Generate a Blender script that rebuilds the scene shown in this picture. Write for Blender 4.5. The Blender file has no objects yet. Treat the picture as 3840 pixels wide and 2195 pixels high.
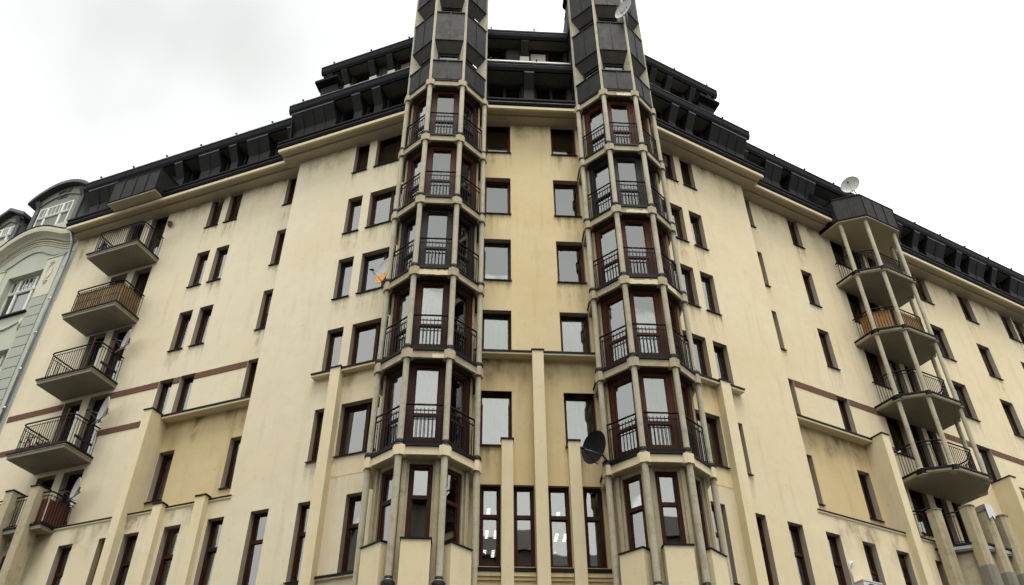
import bpy, math, random
from mathutils import Matrix, Vector
random.seed(7)
SC = bpy.context.scene
COL = SC.collection
# ------------------------------------------------------------------ camera
f_px, W_px = 3204.19, 3840.0
PITCH, ROLL = math.radians(38.3516), math.radians(-0.39772)
cp, sp, cr, sr = math.cos(PITCH), math.sin(PITCH), math.cos(ROLL), math.sin(ROLL)
fw = Vector((0, cp, sp)); rt0 = Vector((1, 0, 0)); up0 = Vector((0, -sp, cp))
rt = rt0 * cr + up0 * sr; ut = up0 * cr - rt0 * sr
cam = bpy.data.cameras.new('camera'); camo = bpy.data.objects.new('camera', cam); COL.objects.link(camo)
cam.sensor_width = 36.0; cam.lens = f_px / W_px * 36.0; cam.clip_end = 5000; cam.clip_start = 0.1
camo.matrix_world = Matrix(((rt.x, ut.x, -fw.x, 0), (rt.y, ut.y, -fw.y, 0), (rt.z, ut.z, -fw.z, 1.6), (0, 0, 0, 1)))
SC.camera = camo
# ------------------------------------------------------------------ sky, sun, exposure
world = bpy.data.worlds.new('World'); SC.world = world; world.use_nodes = True
nt = world.node_tree; nt.nodes.clear()
SUN_AZ, SUN_EL = math.radians(168), math.radians(72)     # sun high behind the viewer, veiled by cloud
sky = nt.nodes.new('ShaderNodeTexSky'); sky.sky_type = 'NISHITA'; sky.sun_disc = False
sky.sun_elevation = SUN_EL; sky.sun_rotation = SUN_AZ
tc = nt.nodes.new('ShaderNodeTexCoord'); mp = nt.nodes.new('ShaderNodeMapping')
mp.inputs['Location'].default_value = (2.34, -2.4153, -2.1842)
nz = nt.nodes.new('ShaderNodeTexNoise'); nz.inputs['Scale'].default_value = 1.3; nz.inputs['Detail'].default_value = 5; nz.inputs['Roughness'].default_value = 0.42
rp = nt.nodes.new('ShaderNodeValToRGB')
rp.color_ramp.elements[0].position = 0.27; rp.color_ramp.elements[0].color = (0.34, 0.355, 0.343, 1)
rp.color_ramp.elements[1].position = 0.60; rp.color_ramp.elements[1].color = (0.90, 0.91, 0.90, 1)
sc_ = nt.nodes.new('ShaderNodeMix'); sc_.data_type = 'RGBA'; sc_.blend_type = 'MULTIPLY'
sc_.inputs['Factor'].default_value = 1.0; sc_.inputs[7].default_value = (0.1, 0.1, 0.1, 1)
mx = nt.nodes.new('ShaderNodeMix'); mx.data_type = 'RGBA'; mx.inputs['Factor'].default_value = 0.97
bg = nt.nodes.new('ShaderNodeBackground'); bg.inputs['Strength'].default_value = 1.0
wo = nt.nodes.new('ShaderNodeOutputWorld')
L = nt.links.new
L(tc.outputs['Generated'], mp.inputs['Vector']); L(mp.outputs[0], nz.inputs['Vector']); L(nz.outputs['Fac'], rp.inputs['Fac'])
L(sky.outputs[0], sc_.inputs[6]); L(sc_.outputs[2], mx.inputs[6]); L(rp.outputs[0], mx.inputs[7])
L(mx.outputs[2], bg.inputs['Color']); L(bg.outputs[0], wo.inputs['Surface'])
sun = bpy.data.lights.new('sun', 'SUN'); sun.energy = 1.5; sun.angle = math.radians(28); sun.color = (1.0, 0.95, 0.87)
suno = bpy.data.objects.new('sun', sun); COL.objects.link(suno)
sd = Vector((math.sin(SUN_AZ) * math.cos(SUN_EL), math.cos(SUN_AZ) * math.cos(SUN_EL), math.sin(SUN_EL)))
suno.rotation_euler = sd.to_track_quat('Z', 'Y').to_euler(); suno.location = (0, -30, 60)
SC.view_settings.view_transform = 'Standard'; SC.view_settings.look = 'None'
SC.view_settings.exposure = 1.2; SC.view_settings.gamma = 1.0; SC.view_settings.use_curve_mapping = False
SC.render.engine = 'CYCLES'; SC.cycles.max_bounces = 6; SC.cycles.diffuse_bounces = 3; SC.cycles.glossy_bounces = 3; SC.cycles.transparent_max_bounces = 8

# ------------------------------------------------------------------ materials
M = {}
def newmat(name):
    m = bpy.data.materials.new(name); m.use_nodes = True; n = m.node_tree; n.nodes.clear(); M[name] = m
    out = n.nodes.new('ShaderNodeOutputMaterial'); b = n.nodes.new('ShaderNodeBsdfPrincipled'); n.links.new(b.outputs[0], out.inputs[0])
    return m, n, b, out
def noise(n, scale, detail=4, rough=0.55, stretch=None):
    g = n.nodes.new('ShaderNodeNewGeometry'); v = g.outputs['Position']
    if stretch:
        mpn = n.nodes.new('ShaderNodeMapping'); mpn.inputs['Scale'].default_value = stretch; n.links.new(v, mpn.inputs[0]); v = mpn.outputs[0]
    t = n.nodes.new('ShaderNodeTexNoise'); t.inputs['Scale'].default_value = scale; t.inputs['Detail'].default_value = detail; t.inputs['Roughness'].default_value = rough
    n.links.new(v, t.inputs['Vector']); return t.outputs['Fac']
def ramp(n, fac, p0, p1, c0=(0, 0, 0, 1), c1=(1, 1, 1, 1)):
    r = n.nodes.new('ShaderNodeValToRGB'); r.color_ramp.elements[0].position = p0; r.color_ramp.elements[1].position = p1
    r.color_ramp.elements[0].color = c0; r.color_ramp.elements[1].color = c1; n.links.new(fac, r.inputs[0]); return r.outputs[0]
def mixc(n, fac, a, b, amount=1.0):
    x = n.nodes.new('ShaderNodeMix'); x.data_type = 'RGBA'
    if amount != 1.0:
        q = n.nodes.new('ShaderNodeMath'); q.operation = 'MULTIPLY'; q.inputs[1].default_value = amount; n.links.new(fac, q.inputs[0]); fac = q.outputs[0]
    n.links.new(fac, x.inputs[0])
    for i, c in ((6, a), (7, b)):
        if isinstance(c, tuple): x.inputs[i].default_value = (*c, 1) if len(c) == 3 else c
        else: n.links.new(c, x.inputs[i])
    return x.outputs[2]
def bump(n, b, fac, strength, dist=0.02):
    q = n.nodes.new('ShaderNodeBump'); q.inputs['Strength'].default_value = strength; q.inputs['Distance'].default_value = dist
    n.links.new(fac, q.inputs['Height']); n.links.new(q.outputs[0], b.inputs['Normal'])
def plaster(name, base, stain, dirt, stain_amt=0.5, dirt_amt=0.35, bumpy=0.25, moss=0.0):
    m, n, b, o = newmat(name)
    c = mixc(n, ramp(n, noise(n, 0.45, 5, 0.6), 0.38, 0.68), base, stain, stain_amt)
    c = mixc(n, ramp(n, noise(n, 2.3, 5, 0.65), 0.45, 0.75), c, tuple(x * 0.86 for x in base), 0.5)
    c = mixc(n, ramp(n, noise(n, 1.0, 4, 0.6, (3.2, 3.2, 0.32)), 0.55, 0.78), c, dirt, dirt_amt)
    c = mixc(n, ramp(n, noise(n, 7.0, 4, 0.7), 0.62, 0.74), c, tuple(x * 0.72 for x in dirt), 0.35)
    if moss:
        c = mixc(n, ramp(n, noise(n, 3.1, 5, 0.7), 0.5, 0.68), c, (0.13, 0.14, 0.07), moss)
        c = mixc(n, ramp(n, noise(n, 16, 4, 0.7), 0.60, 0.76), c, (0.12, 0.11, 0.08), 0.5)
    n.links.new(c, b.inputs['Base Color']); b.inputs['Roughness'].default_value = 0.9; b.inputs['Specular IOR Level'].default_value = 0.2
    bump(n, b, noise(n, 26, 4, 0.7), bumpy)
    return m
plaster('plaster', (0.715, 0.64, 0.465), (0.675, 0.575, 0.38), (0.42, 0.36, 0.24), 0.65, 0.3)
plaster('plaster_centre', (0.725, 0.60, 0.355), (0.67, 0.515, 0.27), (0.42, 0.33, 0.185), 0.75, 0.35)
plaster('plaster_warm', (0.715, 0.62, 0.425), (0.675, 0.55, 0.335), (0.42, 0.345, 0.21), 0.7, 0.32)
plaster('plaster_ochre', (0.63, 0.505, 0.285), (0.56, 0.425, 0.21), (0.34, 0.275, 0.165), 0.7, 0.5)
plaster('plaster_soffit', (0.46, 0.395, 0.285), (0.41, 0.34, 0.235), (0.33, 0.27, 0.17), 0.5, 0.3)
plaster('plaster_pilaster', (0.73, 0.635, 0.42), (0.65, 0.54, 0.33), (0.42, 0.37, 0.25), 0.5, 0.3)
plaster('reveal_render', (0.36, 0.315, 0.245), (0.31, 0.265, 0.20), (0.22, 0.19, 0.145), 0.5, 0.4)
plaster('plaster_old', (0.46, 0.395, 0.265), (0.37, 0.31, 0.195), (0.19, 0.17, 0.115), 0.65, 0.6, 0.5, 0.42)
plaster('concrete_column', (0.50, 0.46, 0.345), (0.39, 0.34, 0.235), (0.20, 0.18, 0.135), 0.7, 0.65, 0.8, 0.36)
plaster('concrete_slab', (0.29, 0.262, 0.20), (0.24, 0.21, 0.155), (0.16, 0.145, 0.10), 0.6, 0.5, 0.4, 0.2)
plaster('cement', (0.24, 0.23, 0.19), (0.19, 0.18, 0.15), (0.12, 0.12, 0.09), 0.6, 0.5, 0.8, 0.3)
plaster('green_plaster', (0.46, 0.475, 0.385), (0.43, 0.44, 0.355), (0.32, 0.335, 0.265), 0.5, 0.3)
plaster('green_quoin', (0.37, 0.39, 0.33), (0.345, 0.365, 0.305), (0.31, 0.35, 0.27), 0.5, 0.3)
plaster('cream_trim', (0.58, 0.56, 0.43), (0.53, 0.50, 0.375), (0.38, 0.36, 0.25), 0.5, 0.35)
plaster('dormer_stone', (0.24, 0.245, 0.205), (0.20, 0.20, 0.17), (0.12, 0.12, 0.10), 0.5, 0.3)
plaster('fallen_render', (0.70, 0.63, 0.40), (0.74, 0.68, 0.48), (0.45, 0.38, 0.2), 0.6, 0.3, 1.0)
plaster('brick', (0.165, 0.084, 0.052), (0.135, 0.068, 0.043), (0.10, 0.058, 0.042), 0.6, 0.3, 0.4)
plaster('mortar', (0.20, 0.125, 0.085), (0.18, 0.11, 0.075), (0.13, 0.085, 0.065), 0.5, 0.3)
plaster('asphalt', (0.05, 0.05, 0.052), (0.06, 0.06, 0.06), (0.035, 0.035, 0.035), 0.5, 0.3)
def metal(name, base, rough=0.5, metallic=0.0, var=0.3, spec=0.4, bumpy=0.0):
    m, n, b, o = newmat(name)
    c = mixc(n, ramp(n, noise(n, 1.7, 5, 0.65), 0.35, 0.7), base, tuple(x * (1 - var) for x in base))
    c = mixc(n, ramp(n, noise(n, 2.5, 4, 0.6, (4, 4, 0.4)), 0.55, 0.75), c, tuple(x * (1 + var) + 0.004 for x in base), 0.6)
    n.links.new(c, b.inputs['Base Color']); b.inputs['Metallic'].default_value = metallic; b.inputs['Specular IOR Level'].default_value = spec
    r = n.nodes.new('ShaderNodeMapRange'); r.inputs[3].default_value = rough * 0.8; r.inputs[4].default_value = min(1, rough * 1.25)
    n.links.new(noise(n, 5, 3), r.inputs[0]); n.links.new(r.outputs[0], b.inputs['Roughness'])
    if bumpy: bump(n, b, noise(n, 3.0, 3), bumpy, 0.03)
    return m
metal('sheet_metal', (0.016, 0.0155, 0.015), 0.6, 0.0, 0.45, 0.16, 0.25)
metal('gutter_metal', (0.008, 0.008, 0.011), 0.6, 0.0, 0.25, 0.12)
metal('roof_sheet', (0.46, 0.47, 0.45), 0.4, 0.3, 0.25, 0.5)
metal('dark_timber', (0.055, 0.049, 0.040), 0.7, 0.0, 0.35, 0.25)
metal('soffit_timber', (0.20, 0.18, 0.14), 0.7, 0.0, 0.3, 0.25)
metal('flashing', (0.007, 0.007, 0.009), 0.6, 0.0, 0.3, 0.15)
metal('iron', (0.009, 0.008, 0.008), 0.6, 0.0, 0.3, 0.15)
metal('grey_dormer', (0.075, 0.075, 0.08), 0.55, 0.0, 0.25, 0.3)
metal('brown_frame', (0.047, 0.0135, 0.007), 0.55, 0.0, 0.45, 0.12)
metal('dark_frame', (0.020, 0.017, 0.016), 0.5, 0.0, 0.3, 0.15)
metal('red_frame', (0.080, 0.024, 0.009), 0.55, 0.0, 0.45, 0.12)
metal('white_frame', (0.66, 0.67, 0.60), 0.5, 0.0, 0.08, 0.4)
metal('zinc', (0.30, 0.32, 0.34), 0.35, 0.7, 0.25, 0.5)
metal('foil', (0.40, 0.41, 0.42), 0.3, 0.95, 0.15, 0.5, 1.0)
metal('dish_white', (0.42, 0.42, 0.40), 0.5, 0.0, 0.12, 0.4)
metal('dish_black', (0.010, 0.010, 0.011), 0.6, 0.0, 0.2, 0.12)
metal('lettering', (0.06, 0.055, 0.05), 0.6, 0.0, 0.1, 0.3)
metal('white_plastic', (0.62, 0.63, 0.62), 0.45, 0.0, 0.12, 0.4)
metal('brown_panel', (0.115, 0.032, 0.018), 0.5, 0.0, 0.35, 0.4)
metal('orange_panel', (0.36, 0.18, 0.055), 0.65, 0.0, 0.25, 0.3)
metal('reed', (0.33, 0.215, 0.105), 0.8, 0.0, 0.5, 0.2)
metal('terracotta', (0.36, 0.13, 0.055), 0.7, 0.0, 0.25, 0.3)
metal('leaf', (0.05, 0.07, 0.03), 0.6, 0.0, 0.4, 0.3)
metal('interior', (0.045, 0.042, 0.038), 0.9, 0.0, 0.2, 0.1)
metal('blind', (0.72, 0.70, 0.60), 0.8, 0.0, 0.1, 0.2)
def curtain_mat():
    m, n, b, o = newmat('curtain')
    wv = noise(n, 9, 2, 0.5, (1, 1, 0.03))
    c = mixc(n, ramp(n, wv, 0.35, 0.65), (0.66, 0.66, 0.62), (0.56, 0.56, 0.53))
    n.links.new(c, b.inputs['Base Color']); b.inputs['Roughness'].default_value = 0.95; bump(n, b, wv, 0.6, 0.05)
curtain_mat()
def rust_dish():
    m, n, b, o = newmat('dish_rusty')
    g = n.nodes.new('ShaderNodeNewGeometry'); s = n.nodes.new('ShaderNodeSeparateXYZ'); n.links.new(g.outputs['Position'], s.inputs[0])
    mr = n.nodes.new('ShaderNodeMapRange'); mr.inputs[1].default_value = 18.42; mr.inputs[2].default_value = 17.75; n.links.new(s.outputs[2], mr.inputs[0])
    a = n.nodes.new('ShaderNodeMath'); a.operation = 'ADD'; n.links.new(mr.outputs[0], a.inputs[0])
    sb = n.nodes.new('ShaderNodeMath'); sb.operation = 'SUBTRACT'; sb.inputs[1].default_value = 0.5; n.links.new(noise(n, 6, 4, 0.6, (1.5, 1.5, 0.35)), sb.inputs[0])
    n.links.new(sb.outputs[0], a.inputs[1])
    c = mixc(n, ramp(n, a.outputs[0], 0.42, 0.62), (0.58, 0.58, 0.53), (0.62, 0.27, 0.03))
    n.links.new(c, b.inputs['Base Color']); b.inputs['Roughness'].default_value = 0.55
rust_dish()
def glass_mat(name, tint, base_refl, tr):
    m = bpy.data.materials.new(name); m.use_nodes = True; n = m.node_tree; n.nodes.clear(); M[name] = m
    out = n.nodes.new('ShaderNodeOutputMaterial'); g = n.nodes.new('ShaderNodeBsdfGlossy'); t = n.nodes.new('ShaderNodeBsdfTransparent')
    g.inputs['Color'].default_value = (*tint, 1); g.inputs['Roughness'].default_value = 0.015; t.inputs['Color'].default_value = (tr, tr, tr * 0.98, 1)
    fr = n.nodes.new('ShaderNodeFresnel'); fr.inputs['IOR'].default_value = 1.6
    ad = n.nodes.new('ShaderNodeMath'); ad.operation = 'ADD'; ad.use_clamp = True; ad.inputs[1].default_value = base_refl; n.links.new(fr.outputs[0], ad.inputs[0])
    mx_ = n.nodes.new('ShaderNodeMixShader'); n.links.new(ad.outputs[0], mx_.inputs[0]); n.links.new(t.outputs[0], mx_.inputs[1]); n.links.new(g.outputs[0], mx_.inputs[2])
    n.links.new(mx_.outputs[0], out.inputs[0])
    bp = n.nodes.new('ShaderNodeBump'); bp.inputs['Strength'].default_value = 0.12; bp.inputs['Distance'].default_value = 0.02
    n.links.new(noise(n, 0.9, 2), bp.inputs['Height']); n.links.new(bp.outputs[0], g.inputs['Normal'])
glass_mat('glass', (0.88, 0.90, 0.86), 0.145, 0.70)
mE = bpy.data.materials.new('lamp_glow'); mE.use_nodes = True; mE.node_tree.nodes.clear(); M['lamp_glow'] = mE
_o = mE.node_tree.nodes.new('ShaderNodeOutputMaterial'); _e = mE.node_tree.nodes.new('ShaderNodeEmission'); _e.inputs[0].default_value = (1, 0.97, 0.9, 1); _e.inputs[1].default_value = 1.8
mE.node_tree.links.new(_e.outputs[0], _o.inputs[0])

def stain_mat(name, col, amt, sx):
    m, n, b, out = newmat(name); b.inputs['Base Color'].default_value = (*col, 1); b.inputs['Roughness'].default_value = 0.95; b.inputs['Specular IOR Level'].default_value = 0.1
    tcn = n.nodes.new('ShaderNodeTexCoord'); sp_ = n.nodes.new('ShaderNodeSeparateXYZ'); n.links.new(tcn.outputs['Generated'], sp_.inputs[0])
    def math_(op, a, c):
        q = n.nodes.new('ShaderNodeMath'); q.operation = op; q.use_clamp = True
        for i, x in enumerate((a, c)):
            if isinstance(x, (int, float)): q.inputs[i].default_value = x
            else: n.links.new(x, q.inputs[i])
        return q.outputs[0]
    st = ramp(n, noise(n, 1.0, 4, 0.6, (sx, sx, 0.5)), 0.44, 0.70); bl = ramp(n, noise(n, 2.2, 4, 0.65), 0.35, 0.62)
    fade = math_('POWER', sp_.outputs[2], 1.6)
    ex = math_('MULTIPLY', math_('MULTIPLY', sp_.outputs[0], math_('SUBTRACT', 1.0, sp_.outputs[0])), 9.0)
    f = math_('MULTIPLY', math_('MULTIPLY', math_('MULTIPLY', st, bl), math_('MULTIPLY', fade, ex)), amt)
    t = n.nodes.new('ShaderNodeBsdfTransparent'); mxs = n.nodes.new('ShaderNodeMixShader'); n.links.new(f, mxs.inputs[0]); n.links.new(t.outputs[0], mxs.inputs[1]); n.links.new(b.outputs[0], mxs.inputs[2]); n.links.new(mxs.outputs[0], out.inputs[0])
stain_mat('rain_stain', (0.25, 0.21, 0.14), 0.75, 7.0)
stain_mat('ledge_stain', (0.27, 0.205, 0.115), 0.95, 2.2)

# ------------------------------------------------------------------ mesh helpers
WM = {}
I4 = Matrix.Identity(4)
class MB:
    def __init__(s): s.v = []; s.f = []; s.sm = []
    def quad(s, *p, smooth=False):
        i = len(s.v); s.v += [tuple(q) for q in p]; s.f.append(tuple(range(i, i + len(p)))); s.sm.append(smooth)
    def box(s, u0, u1, o0, o1, z0, z1):        # u along the wall, o outwards, z up
        y0, y1 = -o1, -o0; i = len(s.v)
        s.v += [(u0, y0, z0), (u1, y0, z0), (u1, y1, z0), (u0, y1, z0), (u0, y0, z1), (u1, y0, z1), (u1, y1, z1), (u0, y1, z1)]
        for q in ((0, 3, 2, 1), (4, 5, 6, 7), (0, 1, 5, 4), (1, 2, 6, 5), (2, 3, 7, 6), (3, 0, 4, 7)):
            s.f.append(tuple(i + k for k in q)); s.sm.append(False)
        return s
    def prism_z(s, poly, z0, z1, smooth=False):  # poly of (u,o), counter-clockwise seen from above in (u,-o)
        i = len(s.v); k = len(poly)
        s.v += [(u, -o, z0) for u, o in poly] + [(u, -o, z1) for u, o in poly]
        for a in range(k):
            b = (a + 1) % k; s.f.append((i + a, i + b, i + k + b, i + k + a)); s.sm.append(smooth)
        s.f.append(tuple(i + k - 1 - a for a in range(k))); s.sm.append(False)
        s.f.append(tuple(i + k + a for a in range(k))); s.sm.append(False)
        return s
    def prism_u(s, prof, u0, u1):               # profile of (o,z) swept along u
        i = len(s.v); k = len(prof)
        s.v += [(u0, -o, z) for o, z in prof] + [(u1, -o, z) for o, z in prof]
        for a in range(k):
            b = (a + 1) % k; s.f.append((i + a, i + k + a, i + k + b, i + b)); s.sm.append(False)
        s.f.append(tuple(i + a for a in range(k))); s.sm.append(False)
        s.f.append(tuple(i + 2 * k - 1 - a for a in range(k))); s.sm.append(False)
        return s
    def prism_o(s, poly, o0, o1):               # outline of (u,z) with thickness from o0 to o1
        i = len(s.v); k = len(poly)
        s.v += [(u, -o1, z) for u, z in poly] + [(u, -o0, z) for u, z in poly]
        for a in range(k):
            b = (a + 1) % k; s.f.append((i + a, i + k + a, i + k + b, i + b)); s.sm.append(False)
        s.f.append(tuple(i + a for a in range(k))); s.sm.append(False)
        s.f.append(tuple(i + 2 * k - 1 - a for a in range(k))); s.sm.append(False)
        return s
    def tube(s, pts, r, n=8, closed=False, caps=True, radii=None):
        pts = [Vector(p) for p in pts]; i = len(s.v); k = len(pts)
        for a in range(k):
            d = (pts[(a + 1) % k] - pts[a - 1]) if closed else (pts[min(a + 1, k - 1)] - pts[max(a - 1, 0)])
            d.normalize(); h = Vector((0, 0, 1)) if abs(d.z) < 0.9 else Vector((0, 1, 0))
            x = d.cross(h).normalized(); y = x.cross(d); rr = radii[a] if radii else r
            for b in range(n):
                t = 2 * math.pi * b / n; s.v.append(tuple(pts[a] + x * (math.cos(t) * rr) + y * (math.sin(t) * rr)))
        for a in range(k if closed else k - 1):
            c = (a + 1) % k
            for b in range(n):
                e = (b + 1) % n; s.f.append((i + a * n + b, i + a * n + e, i + c * n + e, i + c * n + b)); s.sm.append(True)
        if caps and not closed:
            s.f.append(tuple(i + b for b in reversed(range(n)))); s.sm.append(False)
            s.f.append(tuple(i + (k - 1) * n + b for b in range(n))); s.sm.append(False)
        return s
    def ring(s, cx, cy, prof, n=12):            # lathe of (r,z) round a vertical axis
        i = len(s.v)
        for r_, z in prof:
            for b in range(n):
                t = 2 * math.pi * b / n; s.v.append((cx + r_ * math.cos(t), cy + r_ * math.sin(t), z))
        for a in range(len(prof) - 1):
            for b in range(n):
                e = (b + 1) % n; s.f.append((i + a * n + b, i + a * n + e, i + (a + 1) * n + e, i + (a + 1) * n + b)); s.sm.append(True)
        return s
    def mesh(s, name, mat):
        me = bpy.data.meshes.new(name); me.from_pydata(s.v, [], s.f); me.materials.append(M[mat])
        me.polygons.foreach_set('use_smooth', s.sm); me.update(); return me
def link(name, data, Mw, parent=None, **props):
    o = bpy.data.objects.new(name, data); COL.objects.link(o); WM[o] = Mw
    if parent is not None: o.parent = parent; o.matrix_basis = WM[parent].inverted() @ Mw
    else: o.matrix_basis = Mw
    for k, v in props.items(): o[k] = v
    return o
def part(name, mb, mat, parent, Mw=I4, **props): return link(name, mb.mesh(name, mat), Mw, parent, **props)
def thing(name, label, cat, loc, group=None, Mw=None):
    o = link(name, None, Mw if Mw is not None else Matrix.Translation(loc), None, label=label, category=cat)
    if group: o['group'] = group
    return o
T = Matrix.Translation
def frame(ang, u0, d):          # origin on a wall plane at distance d from the camera axis; x along wall, y into the building
    c, s_ = math.cos(ang), math.sin(ang)
    X = Vector((c, s_, 0)); Y = Vector((-s_, c, 0)); O = X * u0 + Y * d
    return Matrix(((X.x, Y.x, 0, O.x), (X.y, Y.y, 0, O.y), (0, 0, 1, 0), (0, 0, 0, 1)))
aL, aC, aR = math.radians(-20.407), math.radians(3.824), math.radians(29.571)
FL = frame(aL, -9.705, 18.0); FC = frame(aC, 0.0, 20.33); FR = frame(aR, 13.651, 16.03)
LO, RO = -0.52, -0.49            # set-back of the outer wings behind the inner ones

# ------------------------------------------------------------------ setting
g = MB(); g.quad((-900, -900, 0), (900, -900, 0), (900, 900, 0), (-900, 900, 0))
part('ground', g, 'asphalt', None, I4, kind='structure')

BLD = thing('apartment_building', 'large yellow corner apartment block with two glazed bay towers and black mansard roof', 'building', (1.5, 21, 0))

# ------------------------------------------------------------------ walls with real openings
def wall(F, u0, u1, z0, z1, o, ops, mat, reveal=0.24, name='wall', parent=None):
    us = sorted({u0, u1, *[min(max(x, u0), u1) for a in ops for x in a[:2]]}); zs = sorted({z0, z1, *[min(max(x, z0), z1) for a in ops for x in a[2:4]]})
    b = MB()
    for i in range(len(us) - 1):
        for j in range(len(zs) - 1):
            cu, cz = (us[i] + us[i + 1]) / 2, (zs[j] + zs[j + 1]) / 2
            if any(a[0] < cu < a[1] and a[2] < cz < a[3] for a in ops): continue
            b.quad((us[i], -o, zs[j]), (us[i + 1], -o, zs[j]), (us[i + 1], -o, zs[j + 1]), (us[i], -o, zs[j + 1]))
    nf = len(b.f)
    for a in ops:
        p, q, r, s = max(a[0], u0), min(a[1], u1), max(a[2], z0), min(a[3], z1); y0, y1 = -o, -o + reveal
        if q - p < 1e-4: continue
        b.quad((p, y0, r), (p, y0, s), (p, y1, s), (p, y1, r)); b.quad((q, y0, s), (q, y0, r), (q, y1, r), (q, y1, s))
        b.quad((p, y0, s), (q, y0, s), (q, y1, s), (p, y1, s)); b.quad((q, y0, r), (p, y0, r), (p, y1, r), (q, y1, r))
    w_ = part(name, b, mat, parent or BLD, F)
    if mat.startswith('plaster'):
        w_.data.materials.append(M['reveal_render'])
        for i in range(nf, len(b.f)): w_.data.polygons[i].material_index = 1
    return w_

MC = {}
def cached(key, fn, name, mat):
    k = (key, mat)
    if k not in MC: MC[k] = fn().mesh(name, mat)
    return MC[k]
def window(F, u0, u1, z0, z1, o, mat='brown_frame', fw_=0.075, mull=(), trans=(), curtain=None, sill=True, name='window', room=0.75):
    """frame mesh with panes, curtain and sill as sub-parts; o is the outer face of the frame"""
    w, h = round(u1 - u0, 3), round(z1 - z0, 3); Mw = F @ T((u0, -o, z0))
    key = ('win', w, h, fw_, tuple(mull), tuple(trans))
    def fr():
        b = MB(); t = 0.07
        b.box(0, fw_, -t, 0, 0, h); b.box(w - fw_, w, -t, 0, 0, h); b.box(fw_, w - fw_, -t, 0, h - fw_, h); b.box(fw_, w - fw_, -t, 0, 0, fw_)
        for x in mull: b.box(x * w - 0.05, x * w + 0.05, -t, -0.004, fw_, h - fw_)
        for zt in trans: b.box(fw_, w - fw_, -t, 0.012, zt * h - 0.05, zt * h + 0.05)
        s2 = fw_ + 0.028                          # inner sash step
        b.box(fw_, s2, -t, -0.025, fw_, h - fw_); b.box(w - s2, w - fw_, -t, -0.025, fw_, h - fw_); b.box(s2, w - s2, -t, -0.025, h - s2, h - fw_); b.box(s2, w - s2, -t, -0.025, fw_, s2)
        return b
    wo_ = link(name, cached(key, fr, name, mat), Mw, BLD)
    xs = [fw_] + [x * w for x in mull] + [w - fw_]; zs = [fw_] + [t_ * h for t_ in trans] + [h - fw_]
    for i in range(len(xs) - 1):
        for j in range(len(zs) - 1):
            pw, ph = round(xs[i + 1] - xs[i], 3), round(zs[j + 1] - zs[j], 3)
            me = cached(('pane', pw, ph), lambda: MB().box(0, pw, -0.008, 0, 0, ph), 'pane', 'glass')
            tilt = Matrix.Rotation(random.uniform(-0.018, 0.018), 4, 'Z') @ Matrix.Rotation(random.uniform(-0.018, 0.018), 4, 'X')
            link('pane', me, Mw @ T((xs[i], 0.045, zs[j])) @ tilt, wo_)
    if curtain:
        kind, a, b_ = curtain                    # material and the share of the height it covers from a to b
        cm = MB(); n = 14
        for i in range(n):
            xa, xb = fw_ * 0.5 + (w - fw_) * i / n, fw_ * 0.5 + (w - fw_) * (i + 1) / n
            ya, yb = (0.13 + 0.03 * math.sin(i * 2.1), 0.13 + 0.03 * math.sin((i + 1) * 2.1)) if kind == 'curtain' else (0.062, 0.062)
            cm.quad((xa, ya, h * a), (xb, yb, h * a), (xb, yb, h * b_), (xa, ya, h * b_), smooth=True)
        part('curtain' if kind == 'curtain' else 'blind', cm, kind, wo_, Mw)
    if room:
        rb = MB(); a0, a1 = 0.02, w - 0.02
        y0, y1 = 0.16, room
        rb.quad((a0, y1, 0), (a1, y1, 0), (a1, y1, h), (a0, y1, h)); rb.quad((a0, y0, 0), (a0, y1, 0), (a0, y1, h), (a0, y0, h)); rb.quad((a1, y1, 0), (a1, y0, 0), (a1, y0, h), (a1, y1, h))
        rb.quad((a0, y0, h), (a0, y1, h), (a1, y1, h), (a1, y0, h)); rb.quad((a0, y1, 0), (a0, y0, 0), (a1, y0, 0), (a1, y1, 0))
        part('room', rb, 'interior', wo_, Mw)
    if sill:
        def sl():
            b = MB(); b.prism_u([(-0.01, 0.0), (sill_o, -0.02), (sill_o, -0.05), (sill_o - 0.02, -0.05), (sill_o - 0.02, -0.035), (-0.01, -0.02)], -0.025, w + 0.025); return b
        sill_o = RV + 0.06
        link('sill', cached(('sill', w), sl, 'sill', 'flashing'), Mw @ T((0, 0, 0.005)), wo_)
        if z0 > 12 and abs(z0 - 15.42) > 0.3 and h < 2:
            sm = MB(); hh = random.uniform(0.8, 1.6); yy = -RV - 0.004
            sm.quad((-0.08, yy, -0.03 - hh), (w + 0.08, yy, -0.03 - hh), (w + 0.08, yy, -0.03), (-0.08, yy, -0.03)); part('rain_stain', sm, 'rain_stain', wo_, Mw)
    return wo_

HEAD = [25.60, 22.67, 19.88, 17.03, 14.21]; SILL = [23.96, 21.03, 18.23, 15.42, 12.56]
RV = 0.19
def rc(p=0.6):
    r = random.random()
    if r < 0.22: return None
    if r < 0.62: return ('curtain', 0.02, 0.98)
    if r < 0.8: return ('curtain', 0.02, random.uniform(0.35, 0.6))
    return ('blind', random.uniform(0.3, 0.6), 0.98)

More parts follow.
